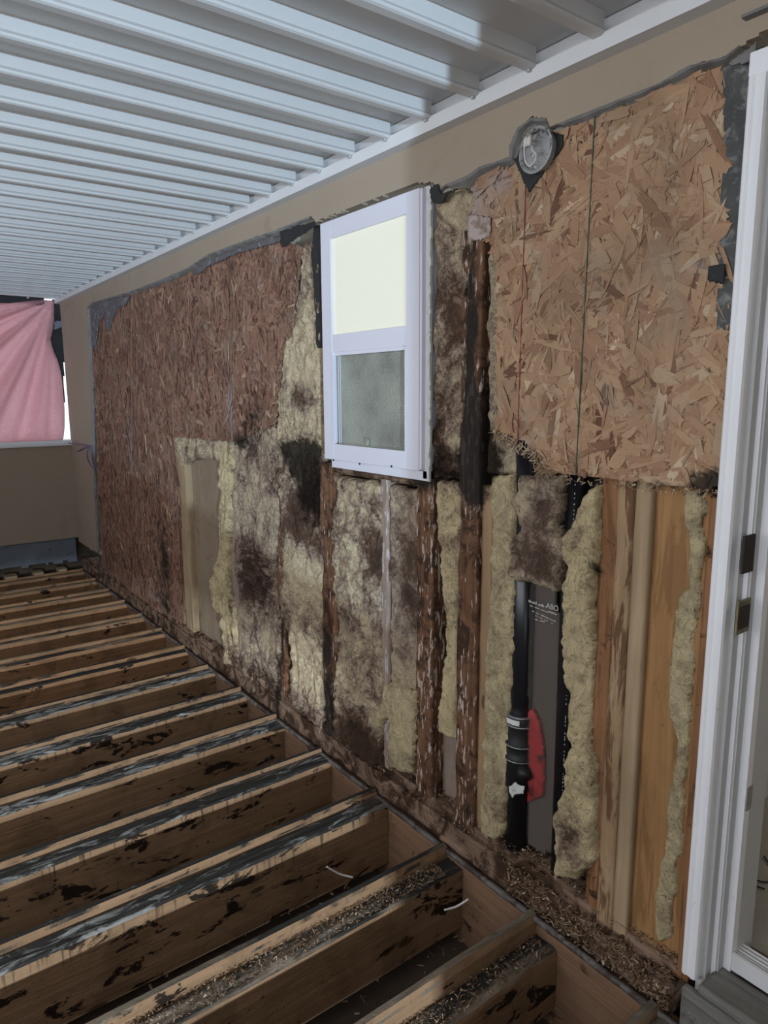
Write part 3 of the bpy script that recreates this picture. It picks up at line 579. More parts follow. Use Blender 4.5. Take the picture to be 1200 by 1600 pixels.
oB = osb([(207, 458), (240, 450), (280, 435), (330, 408), (362, 396), (363, 692), (272, 683), (276, 720), (283, 760), (286, 900), (290, 976), (240, 950), (209, 927), (207, 700)], 'osb_far', 'reddish strand board panel left of the window, its lower right corner cut out', 3000, 13, .25, tmean=.42, size=1.1)
oC = osb([(364, 395), (440, 374), (471, 384), (466, 440), (462, 510), (446, 560), (436, 620), (432, 662), (400, 682), (365, 692)], 'osb_far', 'torn strand board panel left of the window with dark mould low down', 3600, 14, .35, tmean=.40, size=1.05)
# chalk lines snapped on the near panel
for nm, a, b, mm, w_ in (('chalk_line', (934, 182), (904, 742), 'green_chalk', .0016), ('chalk_line', (826, 290), (813, 690), 'red_chalk', .0012)):
    (ya, za), (yb, zb) = atX(*a), atX(*b); rng = np.random.RandomState(5); mb = MB()
    N_ = 60
    for i in range(N_):
        t0, t1 = i/N_, (i+1.04)/N_; w1 = w_*rng.uniform(.5, 1.3); ys = [ya+(yb-ya)*t for t in (t0, t1)]; zs = [za+(zb-za)*t for t in (t0, t1)]
        mb.add([(x, ys[j]+s_*w1, zs[j]) for x in (-.0125, -.0108) for j, s_ in ((0, -1), (0, 1), (1, 1), (1, -1))], [(3, 2, 1, 0), (4, 5, 6, 7), (0, 1, 5, 4), (1, 2, 6, 5), (2, 3, 7, 6), (3, 0, 4, 7)])
    o = mb.build(nm, M[mm], near); o['label'] = ('green' if 'green' in mm else 'red')+' snapped chalk line'
# frayed splinters along the broken lower edge
def splinters(name, path, n, L, m, seed, x0=-.01, parent=None, label=None, down=True):
    rng = np.random.RandomState(seed); P = W(path); V = []; F = []; tn = []
    for i in range(n):
        t = rng.rand()*(len(P)-1); k = int(t); p = P[k]+(P[k+1]-P[k])*(t-k)+rng.normal(0, .006, 2)
        a = rng.uniform(-math.pi, 0) if down else rng.uniform(-math.pi, math.pi); l = L*rng.uniform(.3, 1.2); w_ = rng.uniform(.0008, .003); dx = rng.uniform(-.02, .006)
        d = np.array([math.cos(a), math.sin(a)])*l; nn = np.array([-math.sin(a), math.cos(a)])*w_; b = len(V)
        V += [(x0, *(p-nn)), (x0, *(p+nn)), (x0+dx, *(p+d+nn*.4)), (x0+dx, *(p+d-nn*.4)), (x0+.0012, *p), (x0+dx+.0012, *(p+d))]
        F += [(b, b+1, b+2, b+3), (b+1, b+4, b+5, b+2), (b+4, b, b+3, b+5), (b, b+4, b+1), (b+3, b+2, b+5)]; tn += [rng.uniform(.5, 1)]*6
    o = mesh(name, V, F, m, parent, {'tone': tn}); 
    if label: o['label'] = label
    o['kind'] = 'stuff'
    return o
splinters('frayed_edge', [(775, 672), (800, 688), (842, 706), (850, 736), (870, 742)], 260, .022, M['chips'], 3, parent=near, label='pale frayed splinters')
splinters('frayed_edge', [(850, 742), (900, 748), (1000, 759), (1127, 768)], 120, .010, M['chips'], 4, parent=near)
splinters('frayed_edge', [(466, 440), (462, 510), (446, 560), (436, 620), (432, 662), (400, 682)], 160, .03, M['chips'], 5, parent=oC, down=False)

# ================================================================== PAPER, PATCHES
def patch(name, pts, m, label, cat, X=-.006, th=.003, res=.004, amp=.006, ragged=.004, seed=0, fr=20, parent=None):
    P = W(pts, X); Y, Z, d, q = grid_patch(P, res, ragged, 40, seed)
    xf = X-amp*fbm(Y, Z, fr, octv=4, seed=seed); V, F = closed_relief(Y, Z, q, xf, 0)
    V[len(Y):, 0] = xf+th
    o = mesh(name, V, F, M[m], parent, stain_attrs(V), True)
    if label: tag(o, label, cat)
    elif cat: tag(o, None, cat)
    return o
patch('mortar_patch', [(141, 480), (152, 472), (190, 463), (206, 460), (196, 478), (184, 482), (176, 500), (172, 515), (165, 514), (165, 490), (155, 505), (150, 540), (145, 548)], 'lath', 'dark grey mortar and lath patch at the top corner of the farthest strand board panel', 'mortar patch', X=-.016, th=.006, ragged=.006, seed=1, res=.007)
patch('paper_flap', [(440, 362), (468, 352), (492, 345), (497, 352), (478, 366), (441, 388)], 'black_paper', 'black building paper flap hanging under the stucco left of the window', 'paper flap', X=-.018, amp=.012, seed=2)
patch('paper_strip', [(300, 424), (330, 402), (370, 388), (420, 371), (440, 368), (440, 378), (372, 396), (335, 412), (305, 432)], 'lath', 'thin grey paper strip along the stucco edge above the left panels', 'paper strip', X=-.016, seed=3, ragged=.008)
patch('paper_strip', [(492, 352), (502, 350), (503, 545), (495, 545), (491, 440), (486, 400)], 'black_paper', 'narrow black paper strip against the left edge of the window', 'paper strip', X=-.006, seed=4, ragged=.004)
patch('paper_scrap', [(672, 296), (684, 286), (690, 302), (716, 292), (735, 286), (700, 306), (692, 318), (676, 318)], 'black_paper', 'torn black paper scrap at the upper right corner of the window', 'paper scrap', X=-.024, seed=5, ragged=.006)
patch('paper_strip', [(1128, 104), (1150, 96), (1172, 76), (1196, 70), (1180, 300), (1160, 520), (1120, 520), (1128, 300), (1132, 180)], 'old_paper', 'weathered grey-black building paper strip between the near panel and the door casing', 'paper strip', X=-.004, amp=.010, seed=6)
patch('mortar_patch', [(1138, 98), (1165, 78), (1184, 64), (1186, 84), (1168, 100), (1164, 104), (1152, 100), (1142, 106)], 'mortar', 'grey mortar scab at the top of the weathered paper strip by the door', 'mortar patch', X=-.024, seed=7, amp=.01)
patch('paper_scrap', [(1106, 414), (1136, 410), (1134, 446), (1104, 440)], 'black_paper', 'small square black paper scrap low on the edge of the near panel', 'paper scrap', X=-.016, seed=8, ragged=.001, amp=.003)
patch('mould_scab', [(732, 335), (770, 338), (768, 372), (742, 377), (733, 372)], 'scab', 'pale pinkish scab on the panel edge above the tall rotten stud', 'scab', X=-.012, seed=9, amp=.012)

# ================================================================== ROUND JUNCTION BOX
cy, cz = atX(838, 235, -.03)
jb = empty('junction_box', (-.012, cy, cz-.055), 'round metal junction box with loose white wires on the wall above the near panel', 'junction box')
patch('paper_backing', [(802, 250), (812, 232), (835, 225), (865, 205), (882, 210), (879, 232), (826, 303)], 'black_paper', None, None, X=-.014, seed=1, ragged=.0015, amp=.002, parent=jb)
def disc_x(mb, c, prof, n=32):          # lathe about an x axis; prof (r, x)
    V = [(x, c[0]+r*math.cos(2*math.pi*k/n), c[1]+r*math.sin(2*math.pi*k/n)) for r, x in prof for k in range(n)]
    F = [(j*n+k, j*n+(k+1) % n, (j+1)*n+(k+1) % n, (j+1)*n+k) for j in range(len(prof)-1) for k in range(n)]
    F += [tuple(range(n)), tuple((len(prof)-1)*n+k for k in range(n))[::-1]]
    return mb.add(V, F)
R_ = .052
M['box'] = mat_plain('scuffed_grey_box', (0.36, 0.36, 0.36), 0.5, 0.5, 30, 0.6, metal=0.2, dirt=((0.10, 0.10, 0.10), 40, 0.55, 0.65))
disc_x(MB(), (cy, cz), [(R_, .02), (R_, -.030), (R_+.004, -.034), (R_-.002, -.036), (R_-.006, -.032), (R_-.006, -.022), (.004, -.020)]).build('box_shell', M['box'], jb)
for a, b in ((.03, .02), (-.028, -.02), (.01, -.035)):
    disc_x(MB(), (cy+a, cz+b), [(.006, -.004), (.006, -.022), (.003, -.024)], 12).build('screw_lug', M['steel'], jb)
mb = MB().tube(smoothpath([(-.01, cy+.015, cz+.03), (-.05, cy+.018, cz+.02), (-.055, cy+.016, cz-.02), (-.05, cy+.004, cz-.04), (-.05, cy-.016, cz-.03), (-.045, cy-.012, cz-.012), (-.04, cy+.002, cz-.016)]), .0022)
mb.build('wire', M['wire'], jb, True)
MB().tube(smoothpath([(-.01, cy+.0, cz+.03), (-.04, cy+.004, cz+.022), (-.045, cy+.0, cz+.0), (-.035, cy-.006, cz-.012)]), .002).build('wire', M['wire'], jb, True)
for dy in (.016, .004):
    MB().tube([(-.048, cy+dy, cz+.034), (-.052, cy+dy, cz+.026), (-.052, cy+dy, cz+.008)], [.004, .006, .007], 10).build('wire_nut', M['wire'], jb, True)
mbj = MB(); rng = np.random.RandomState(2)
patch('mortar_crust', [(804, 250), (808, 236), (820, 212), (840, 199), (858, 205), (852, 211), (840, 207), (826, 217), (815, 236), (811, 250)], 'mortar', None, None, X=-.028, seed=5, amp=.016, res=.005, parent=jb)

# ================================================================== WINDOW
XW = -.034
(yL, zT), (yR, _), (_, zB) = atX(500, 350, XW), atX(655, 293, XW), atX(650, 734, XW)
zB = (atX(503, 718, XW)[1]+atX(650, 733, XW)[1])/2; zT = (atX(500, 350, XW)[1]+atX(655, 293, XW)[1])/2
yG0, _ = atX(634, 500, XW); yG1, _ = atX(518, 500, XW); zg_t = atX(634, 334, XW)[1]; zm1 = atX(575, 516, XW)[1]; zm0 = atX(575, 546, XW)[1]; zg_b = atX(575, 699, XW)[1]
wn = bpy.data.objects.new('window_1', None); C.objects.link(wn); wn.location = (XW, (yL+yR)/2, zB); tag(wn, kind='structure')
fr = MB()
fr.box(XW, .05, yR, yG0, zB, zT).box(XW, .05, yG1, yL, zB, zT).box(XW, .05, yG0, yG1, zg_t, zT).box(XW, .05, yG0, yG1, zB, zg_b).box(XW+.002, .05, yG0, yG1, zm0, zm1)
fr.build('sash_frame', M['vinyl'], wn, bevel=.002)
s2 = MB().box(XW-.003, XW+.012, yG1-.006, yG1+.001, zg_b, zm0).box(XW+.004, XW+.016, yG0, yG1, zm0-.012, zm0)
s2.box(XW-.002, XW+.01, yG0, yG0+.004, zg_b, zm0).build('lower_sash', M['vinyl'], wn)
# outer nailing frame, seen on the near side and below
yo, _ = atX(671, 500, -.012)
of = MB().box(-.014, .03, yo, yR+.002, zB-.028, zT+.004).box(-.014, .03, yo, yL-.02, zB-.034, zB+.001)
of.box(-.030, -.012, yR-.010, yR+.001, zB+.004, zT-.002)
of.build('outer_frame', M['vinyl'], wn, bevel=.002)
rng = np.random.RandomState(1)
V = []; F = []
Y, Z, d, q = grid_patch(np.array([(yo-.014, zB-.034), (yo+.006, zB-.034), (yo+.006, zT), (yo-.014, zT)]), .004, .006, 60, 4)
V, F = closed_relief(Y, Z, q, -.017-.004*fbm(Y, Z, 60, octv=3, seed=1), -.010); mesh('old_caulk', V, F, M['chip'], wn)
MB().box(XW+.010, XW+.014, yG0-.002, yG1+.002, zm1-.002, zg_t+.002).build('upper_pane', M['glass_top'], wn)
MB().box(XW+.020, XW+.024, yG0-.002, yG1+.002, zg_b-.002, zm0+.002).build('lower_pane', M['glass_low'], wn)
MB().box(XW+.016, XW+.0195, yG1-.030, yG1-.026, zg_b, zm0-.012).box(XW+.016, XW+.0195, yG1-.018, yG1-.012, zg_b, zm0-.012).build('frame_reflection', M['jamb'], wn)  # frame's reflection in the lower pane, put in as pale strips
ly, lz = atX(573, 690, XW+.01)
MB().box(XW+.008, XW+.02, ly-.008, ly+.008, lz-.014, lz+.012).build('sash_latch', M['glass_low'], wn, bevel=.003)
for a in ((521, 720), (562, 726), (612, 730)):
    y, z = atX(*a, XW); disc_x(MB(), (y, z+.003), [(.004, XW+.002), (.004, XW-.002), (.002, XW-.003)], 10).build('screw_head', M['dark'], wn)
tag(board_y('shim_strip', -.006, .03, yo+.01, yL-.02, zB-.052, zB-.034, M['plate'], .008, .004, 33), 'crumbling pale shim strip directly under the window frame', 'shim')

# ================================================================== PIPES
def pipe_y(px, py, X): return atX(px, py, X)[0]
X1 = .045; y1 = (pipe_y(796, 1000, X1-.02)+pipe_y(825, 1000, X1-.02))/2; r1 = .036
dp = empty('drain_pipe', (X1, y1, .10), 'black plastic drain pipe with a banded rubber coupling, left of the plastic sheet', 'pipe')
MB().lathe((X1, y1, 0), [(r1, .10), (r1, 1.45)], 32).build('pipe', M['abs'], dp, True)
zc = lambda py: atX(806, py, X1-r1)[1]
r2 = r1+.010
prof = [(r1+.001, zc(1236)), (r2, zc(1234)), (r2, zc(1192)), (r2+.003, zc(1190)), (r2+.003, zc(1186)), (r2-.001, zc(1184)), (r2-.001, zc(1170)), (r2+.002, zc(1168)), (r2+.002, zc(1164)), (r2-.003, zc(1160)), (r2-.004, zc(1138)), (r2-.001, zc(1135)), (r2-.001, zc(1122)), (r1+.001, zc(1119))]
cp = MB().lathe((X1, y1, 0), prof, 32).build('coupling', M['rubber'], dp, True)
for py in (1120, 1135, 1167, 1190):
    z = zc(py); MB().lathe((X1, y1, 0), [(r2+.0005, z-.0012), (r2+.004, z-.0012), (r2+.004, z+.0012), (r2+.0005, z+.0012)], 32).build('ring', M['steel'], cp, True)
lb = []; nn_ = 10
for k in range(nn_+1):
    a = math.pi+.1+(-.55+1.0*k/nn_)*-1
    for z in (zc(1132), zc(1124)): lb.append((X1+(r2+.0015)*math.cos(a), y1+(r2+.0015)*math.sin(a), z))
mesh('label_tag', lb, [(2*k, 2*k+1, 2*k+3, 2*k+2) for k in range(nn_)], M['label'], cp)
MB().tube([(X1-.01, y1-.02, zc(1200)), (X1-.03, y1-.05, zc(1206)), (X1-.035, y1-.055, zc(1208))], [.024, .022, .018], 16).build('clamp_bolt_boss', M['rubber'], dp, True)
o = patch('cement_smear', [(796, 1229), (806, 1222), (812, 1226), (820, 1228), (819, 1240), (806, 1242), (801, 1248), (795, 1238)], 'chip', None, None, X=-.004, seed=2, amp=.008, res=.003, parent=dp)
X2 = .05; y2 = (pipe_y(882, 780, X2-.02)+pipe_y(903, 780, X2-.02))/2
vp = empty('vent_pipe', (X2, y2, .10), 'thinner black pipe partly hidden by insulation, right of the plastic sheet', 'pipe')
MB().lathe((X2, y2, 0), [(.030, .10), (.030, 1.45)], 28).build('pipe', M['abs'], vp, True)
rng = np.random.RandomState(8); mb = MB()
z = .25
while z < 1.3:
    z += rng.uniform(.006, .016); a = math.pi+.55
    if rng.rand() < .8:
        h_ = rng.uniform(.002, .006); c_ = (X2+.0305*math.cos(a), y2+.0305*math.sin(a)); mb.box(c_[0]-.0006, c_[0]+.0006, c_[1]-.001, c_[1]+.001, z, z+h_)
mb.build('printed_marks', M['ink'], vp)
# dark bay behind the pipes, clear plastic bag sheet, red fitting
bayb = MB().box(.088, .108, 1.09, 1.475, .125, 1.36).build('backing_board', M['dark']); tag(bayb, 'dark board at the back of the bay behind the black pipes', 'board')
Pp = W([(826, 905), (872, 912), (874, 1342), (822, 1318)], .03); Y, Z, d, q = grid_patch(Pp, .006, .001, 20, 2)
xf = .030+.008*(fbm(Y, Z, 12, 5, 4, 3)-.5); V, F = closed_relief(Y, Z, q, xf, 0); V[len(Y):, 0] = xf+.0008
ps = tag(mesh('plastic_sheet', V, F, M['plastic'], smooth=True), 'clear plastic sheet with faint pale print, stretched between the two black pipes', 'plastic sheet')
ptx = W([(824, 900), (876, 910), (878, 1345), (820, 1322)], .06)
Y, Z, d, q = grid_patch(ptx, .02, 0, 20, 2); V, F = closed_relief(Y, Z, q, np.full(len(Y), .056), .064)
tag(mesh('grey_board', V, F, mat_plain('grey_brown_board', (0.095, 0.074, 0.06), .7, .12, 6)), 'plain grey-brown board seen through the clear plastic sheet', 'board')
def text(name, body, X, py_px, size, m, parent, mirror=True, shear=0):
    y, z = atX(*py_px, X); cu = bpy.data.curves.new(name, 'FONT'); cu.body = body; cu.size = size; cu.extrude = .0003; cu.align_x = 'CENTER'; cu.align_y = 'CENTER'
    o = bpy.data.objects.new(name, cu); C.objects.link(o)
    dg = bpy.context.evaluated_depsgraph_get(); me = bpy.data.meshes.new_from_object(o.evaluated_get(dg)); bpy.data.objects.remove(o)
    v = np.empty(len(me.vertices)*3); me.vertices.foreach_get('co', v); v = v.reshape(-1, 3)
    s_ = -1
    V = np.column_stack([X-v[:, 2], y+s_*v[:, 0], z+v[:, 1]]); F = [tuple(p.vertices) for p in me.polygons]; bpy.data.meshes.remove(me)
    return mesh(name, V, F, m, parent)
text('printed_text', 'ABO', .0225, (863, 949), .022, M['ink'], ps)
rng = np.random.RandomState(4); mb = MB()
for r_i, (xa, xb, yy0, yy1, hh) in enumerate([(827, 856, 941, 951, .009), (829, 858, 947, 958, .004), (858, 872, 957, 962, .006), (833, 870, 956, 973, .004), (836, 866, 962, 976, .003), (837, 853, 969, 973, .004)]):
    (ya, za), (yb, zb) = atX(xa, yy0, .0225), atX(xb, yy1, .0225); nL = int(abs(ya-yb)/.0045)
    for k in range(nL):
        if rng.rand() < .2: continue
        t = k/nL; y = ya+(yb-ya)*t; z = za+(zb-za)*t; mb.box(.0222, .0228, y, y+.0028, z, z+hh*rng.uniform(.5, 1))
mb.build('printed_lines', M['ink'], ps)
Pr = W([(822, 1108), (832, 1108), (842, 1130), (847, 1160), (850, 1190), (848, 1235), (846, 1246), (822, 1256), (818, 1190)], .04)
Y, Z, d, q = grid_patch(Pr, .004, .002, 30, 2); e = np.clip(d/.02, 0, 1)
V, F = closed_relief(Y, Z, q, .050-.012*np.sqrt(e*(2-e))-.004*fbm(Y, Z, 40, octv=3, seed=3), .056)
tag(mesh('red_fitting', V, F, M['red'], smooth=True), 'crumpled red plastic piece beside the drain pipe coupling, behind the clear sheet', 'plastic piece')

# ================================================================== DOOR
dr = bpy.data.objects.new('door_1', None); C.objects.link(dr); dr.location = (0, .73, .06); tag(dr, kind='structure')
zcb = .055; 
cas = MB()
prof = [(-.004, .768), (-.030, .768), (-.034, .764), (-.036, .757), (-.033, .752), (-.034, .747), (-.036, .740), (-.034, .733), (-.028, .730), (-.004, .730)]
(yca, zca) = atX(1073, 1524, -.034)
cas.prism_z([(a, b) for a, b in prof], zca, 2.155).build('casing', M['paint'], dr)
# head casing & its drip cap
MB().box(-.034, -.004, -.25, .768, 2.155, 2.20).build('casing', M['paint'], dr, bevel=.003)
(ya, za) = atX(1162, 31, -.03); MB().prism_x([(ya, za), (ya-.2, za), (ya-.2, za+.006), (ya, za+.006)], -.040, -.018).build('drip_cap', M['mortar'], dr)
jz0, jz1 = .10, 2.155
MB().box(-.004, .020, .722, .745, jz0, jz1).build('jamb', M['jamb'], dr)
MB().box(.020, .026, .712, .740, jz0, jz1).box(.0255, .030, .714, .740, jz0, jz1).build('stop_bead', M['paint'], dr)
MB().box(.026, .058, .708, .740, jz0, jz1).build('jamb', M['jamb'], dr)
MB().box(.050, .074, .690, .712, jz0+.02, jz1).build('door_stop', M['paint'], dr)
MB().box(.074, .150, .690, .74, jz0+.03, jz1).build('jamb', M['jamb'], dr)
MB().box(-.034, .150, -.25, .70, 2.12, 2.16).build('head_jamb', M['jamb'], dr)
# strike plate and mortises
for (pa, pb, mm, nm) in (((1163, 838), (1175, 892), 'dark', 'latch_mortise'), ((1153, 940), (1168, 985), 'brass', 'strike_plate'), ((1167, 1230), (1172, 1262), 'steel', 'slot_plate')):
    yp = .708 if nm != 'slot_plate' else .690
    v1 = ray(*pa); v1 = v1/v1[1]*yp+CAM; v2 = ray(*pb); v2 = v2/v2[1]*yp+CAM
    xa, xb = sorted((v1[0], v2[0])); xb = max(xb, xa+.008)
    MB().box(xa, xb, yp-.0025, yp+.003, v2[2], v1[2]).build(nm, M[mm], dr, bevel=.001)
    if nm == 'strike_plate': MB().box(xa+.006, xb-.005, yp-.004, yp-.002, v2[2]+.012, v1[2]-.014).build('strike_hole', M['dark'], dr)
# threshold: white track, grey weathered sill
(yt, zt) = atX(1142, 1488, .052)
th = MB().box(.052, .060, -.25, .70, zt-.045, zt).box(.060, .115, -.25, .70, zt-.03, zt-.012)
for x in (.068, .080, .092, .104): th.box(x, x+.003, -.25, .70, zt-.012, zt-.003)
th.build('threshold', M['white_metal'], dr)
sl = board_y('door_sill', -.05, .055, -.25, .715, .02, zt-.050, M['sillwood'], .012, .003, 9, dr)
board_y('sill_nosing', -.066, -.045, -.25, .745, .02, zt-.068, M['sillwood'], .012, .003, 19, dr)
# interior things seen through the door
v = MB().prism_x([(5.0, .175), (5.02, .175), (5.02, .27), (5.0, .27)], .13, 3.0); 
tag(v.build('baseboard_interior', M['jamb']), kind='structure')
tag(MB().box(.125, 1.6, 1.0, 1.02, .175, 2.3).build('wall_partition', M['interior']), kind='structure')
tag(MB().box(.125, 1.6, .985, 1.0, .175, .265).build('baseboard_partition', M['jamb']), kind='structure')
def fl(px, py, z=.18):
    v = ray(px, py); v = v/v[2]*(z-CAM[2])+CAM; return v
for k, pts in enumerate(([(1168, 1366), (1180, 1374), (1192, 1378), (1208, 1377)], [(1168, 1379), (1180, 1384), (1195, 1389)], [(1166, 1396), (1176, 1397)], [(1194, 1338), (1204, 1352), (1215, 1360)])):
    o = MB().tube(smoothpath([fl(*p) for p in pts]), .0022).build('cable', M['black_wire'], None, True)
    tag(o, ['longest thin black cable on the carpet inside the doorway', 'second thin black cable on the carpet, below the longest', 'short black cable end on the carpet nearest the threshold', 'black cable on the carpet at the right edge of the photo'][k], 'cable', 'loose cables inside the doorway')

# ================================================================== JOISTS
def worn_box(name, x0, x1, y0, y1, z0, z1, m, seed, mould, fleck, wet, parent, wane=.004, res=.014, endz=None, amp=.003):
    nx = int((x1-x0)/res)+2; xs = np.linspace(x0, x1, nx); ny = max(4, int((y1-y0)/.009)+1); nz = 9
    prof = [(y0, z) for z in z0+(z1-z0)*(np.linspace(0, 1, nz)**.6)]+[(y, z1) for y in np.linspace(y0, y1, ny)[1:]]+[(y1, z0)]
    prof = np.array(prof); n = len(prof); XX = np.repeat(xs, n); YY = np.tile(prof[:, 0], nx); ZZ = np.tile(prof[:, 1], nx); idx = np.tile(np.arange(n), nx)
    nt = fbm(XX, YY, 7, 60, 5, seed)-.5; tp = (idx >= nz-1) & (idx < n-1); cor = (idx == nz-1) | (idx == n-2)
    ZZ = ZZ+tp*nt*2*amp-cor*wane*(.3+1.6*fbm(XX, YY, 5, 9, 4, seed+2))
    YY = YY+(idx == nz-1)*wane*.8*fbm(XX, YY, 6, 9, 4, seed+6)+(idx < nz-1)*(fbm(XX, ZZ, 2.5, 12, 3, seed+3)-.5)*.003
    V = np.stack([XX, YY, ZZ], 1); F = [(j*n+i, j*n+(i+1) % n, (j+1)*n+(i+1) % n, (j+1)*n+i) for j in range(nx-1) for i in range(n)]
    F += [tuple(range(n))[::-1], tuple((nx-1)*n+i for i in range(n))]
    mo = mould(XX)+.5*(fbm(XX, YY, 2.2, 14, 3, seed+11)-.5) if callable(mould) else np.full(len(XX), mould)
    return mesh(name, V, F, m, parent, {'mould': np.clip(mo, 0, 1.2), 'fleck': np.clip(fleck*(.2+1.4*fbm(XX, YY, 2.0, 20, 3, seed+7)), 0, 1.2), 'wet': np.full(len(XX), wet)*np.clip(fbm(XX, XX*0, 1.3, octv=2, seed=seed+5)*2.6-.8, 0, 1)})
NAMES = {-1: 'short visible joist end below the door sill corner', 0: 'nearest full joist, with a raised tan edge and a crumb-covered lower ledge',
 1: 'second joist from the bottom of the photo, rotten red-brown at the wall end', 2: 'third joist from the bottom, its end meeting the wall under the window edge',
 3: 'fourth joist from the bottom, white mould streak near its end', 4: 'fifth joist from the bottom, cream rounded strip along black mould', 5: 'sixth joist from the bottom, black top and drip stains near its end',
 6: 'seventh joist from the bottom, square-cut end short of the wall', 7: 'eighth joist from the bottom, grey top with a small pale ring', 8: 'ninth joist from the bottom, grey-brown with a tan edge',
 9: 'tenth joist from the bottom, pale tan strip along a grey one', 10: 'eleventh joist from the bottom, clean tan', 11: 'twelfth joist from the bottom, plain brown', 12: 'thirteenth joist from the bottom, plain brown', 13: 'farthest joist, against the foot of the far half wall'}
for k in range(-1, 14):
    y = {-1: .735, 0: 1.14, 1: 1.540, 2: 1.955, 3: 2.360, 4: 2.775}.get(k, 1.14+.4065*k)
    far = k > 6; m = M['joist_far' if far else 'joist']
    j = empty('floor_joist', (-1.7, y+.05, -.25), NAMES[k], 'joist', 'floor joists')
    mouldy = max(.15, {2: .75, 3: 1.0, 4: 1.05, 5: .95, 6: .8, 1: .55, 0: .45, 7: .6, 8: .45, 9: .3}.get(k, .12))
    fm = (lambda X_, mm=mouldy, k=k: mm*np.clip(.5+(-X_)*1.3, 0, 1) if k in (2, 3, 4, 5) else mm+0*X_)
    lz = {0: -.050, 1: -.026, 2: 0.0, 6: -.002}.get(k, 0.0); uz = {0: .012, 1: .012, 2: .022, 3: .018, 4: .020, 5: .020, 6: .018, 7: .016, 8: .016}.get(k, .014)
    lw_ = .078 if not far else .060; xe = -.32 if False else -.032
    worn_box('lower_member', -3.36, xe, y, y+lw_, -.245, lz, m, 10*k+20, fm, .75 if 1 < k < 7 else .25, 1.0 if k in (1, 2, 3, 4, 5) else .4, j, wane=.006 if 2 <= k <= 5 else .004, amp=.008 if k in (0, 1) else .004)
    worn_box('upper_member', -3.36, xe+.006-.012*(k == 6), y+lw_+.001, y+lw_+.038, -.235, uz, m, 10*k+27, (lambda X_, mm=mouldy: .75*mm+0*X_), .35, .1, j, wane=.010, amp=.002)
# blocking pieces under the far wall
rng = random.Random(3); x = -.16; i = 0
while x > -.95:
    wd_ = rng.uniform(.05, .12)
    o = MB().box(x-wd_, x, 6.50, 6.60, -.01, .035).build('blocking_piece', M['blocking']); i += 1
    tag(o, ['pale wood block at the foot of the far half wall, nearest the corner', 'pale wood block at the foot of the far half wall, second from the corner', 'pale wood block at the foot of the far half wall, third from the corner', 'pale wood block at the foot of the far half wall, fourth from the corner', 'pale wood block at the foot of the far half wall, fifth from the corner', 'pale wood block at the foot of the far half wall, sixth from the corner'][i-1], 'block', 'blocks at the foot of the far half wall')
    x -= wd_+rng.uniform(.08, .16)
# ================================================================== DEBRIS
def chips(name, samples, n, label, seed, size=.012):
    rng = np.random.RandomState(seed); V = []; F = []; tn = []
    for i in range(n):
        x, y, z = samples(rng); a = rng.uniform(0, 6.28); l = size*rng.uniform(.25, 1.3); w_ = size*rng.uniform(.06, .25); tl = rng.normal(0, .35); tr_ = rng.normal(0, .3)
        u = np.array([math.cos(a), math.sin(a), tl]); v_ = np.array([-math.sin(a), math.cos(a), tr_]); c = np.array([x, y, z]); h_ = np.array([0, 0, size*.06]); b = len(V)
        V += [c-u*l/2-v_*w_, c+u*l/2-v_*w_*.6, c+u*l/2+v_*w_*.5, c-u*l/2+v_*w_, c+h_-u*l/2, c+h_+u*l/2]
        F += [(b+3, b+2, b+1, b), (b, b+1, b+5, b+4), (b+2, b+3, b+4, b+5), (b+1, b+2, b+5), (b+3, b, b+4)]; tn += [np.clip(rng.normal(.45, .28), 0, 1)]*6
    return tag(mesh(name, V, F, M['chips'], attrs={'tone': tn}), label, 'debris', kind='stuff')
chips('wood_debris', lambda r: (lambda t: (-.012+.095*t+r.normal(0, .006), .80+5.4*r.rand()**1.9, .128+.02*r.rand() if t > .12 else .088+.02*r.rand()))(r.rand()), 4200, 'loose wood chips and rot crumbs lying on the bottom plate along the wall', 1)
chips('wood_debris', lambda r: (lambda t: (-.018-.004*r.rand(), .80+.55*r.rand(), .004+.11*t))(r.rand()), 1100, 'pile of shredded tan wood fibre spilling over the sill beside the door', 2, .016)
chips('wood_debris', lambda r: (-.10-1.1*r.rand()**1.2, 1.545+.072*r.rand(), -.020+.006*r.rand()), 1500, 'dark crumbs scattered on the second joist from the bottom', 3, .010)
chips('wood_debris', lambda r: (-.05-1.0*r.rand(), 1.145+.07*r.rand(), -.044+.006*r.rand()), 1100, 'crumbs on the lower ledge of the nearest full joist', 4, .010)
chips('wood_debris', lambda r: (-.06-1.2*r.rand()**1.5, .85+2.2*r.rand(), -.272+.02*r.rand()), 900, 'wood scraps lying on the dirt under the joists', 5, .022)
# loose wires sticking out between joists
for pa, pb, yy, lab in (((510, 1354), (552, 1371), 1.86, 'pale wire stub sticking out in the gap between the second and third joists'), ((694, 1422), (732, 1405), 1.45, 'pale curved wire stub in the gap between the nearest two joists at the rim board')):
    q_ = []
    for (a, b), dy in ((pa, 0.05), (((pa[0]+pb[0])/2, (pa[1]+pb[1])/2+3), .03), (pb, 0)):
        v = ray(a, b); v = v/v[1]*(yy+dy)+CAM; q_.append(v)
    o = MB().tube(smoothpath(q_), .0035).build('wire_stub', M['wire'], None, True); tag(o, lab, 'wire', None)

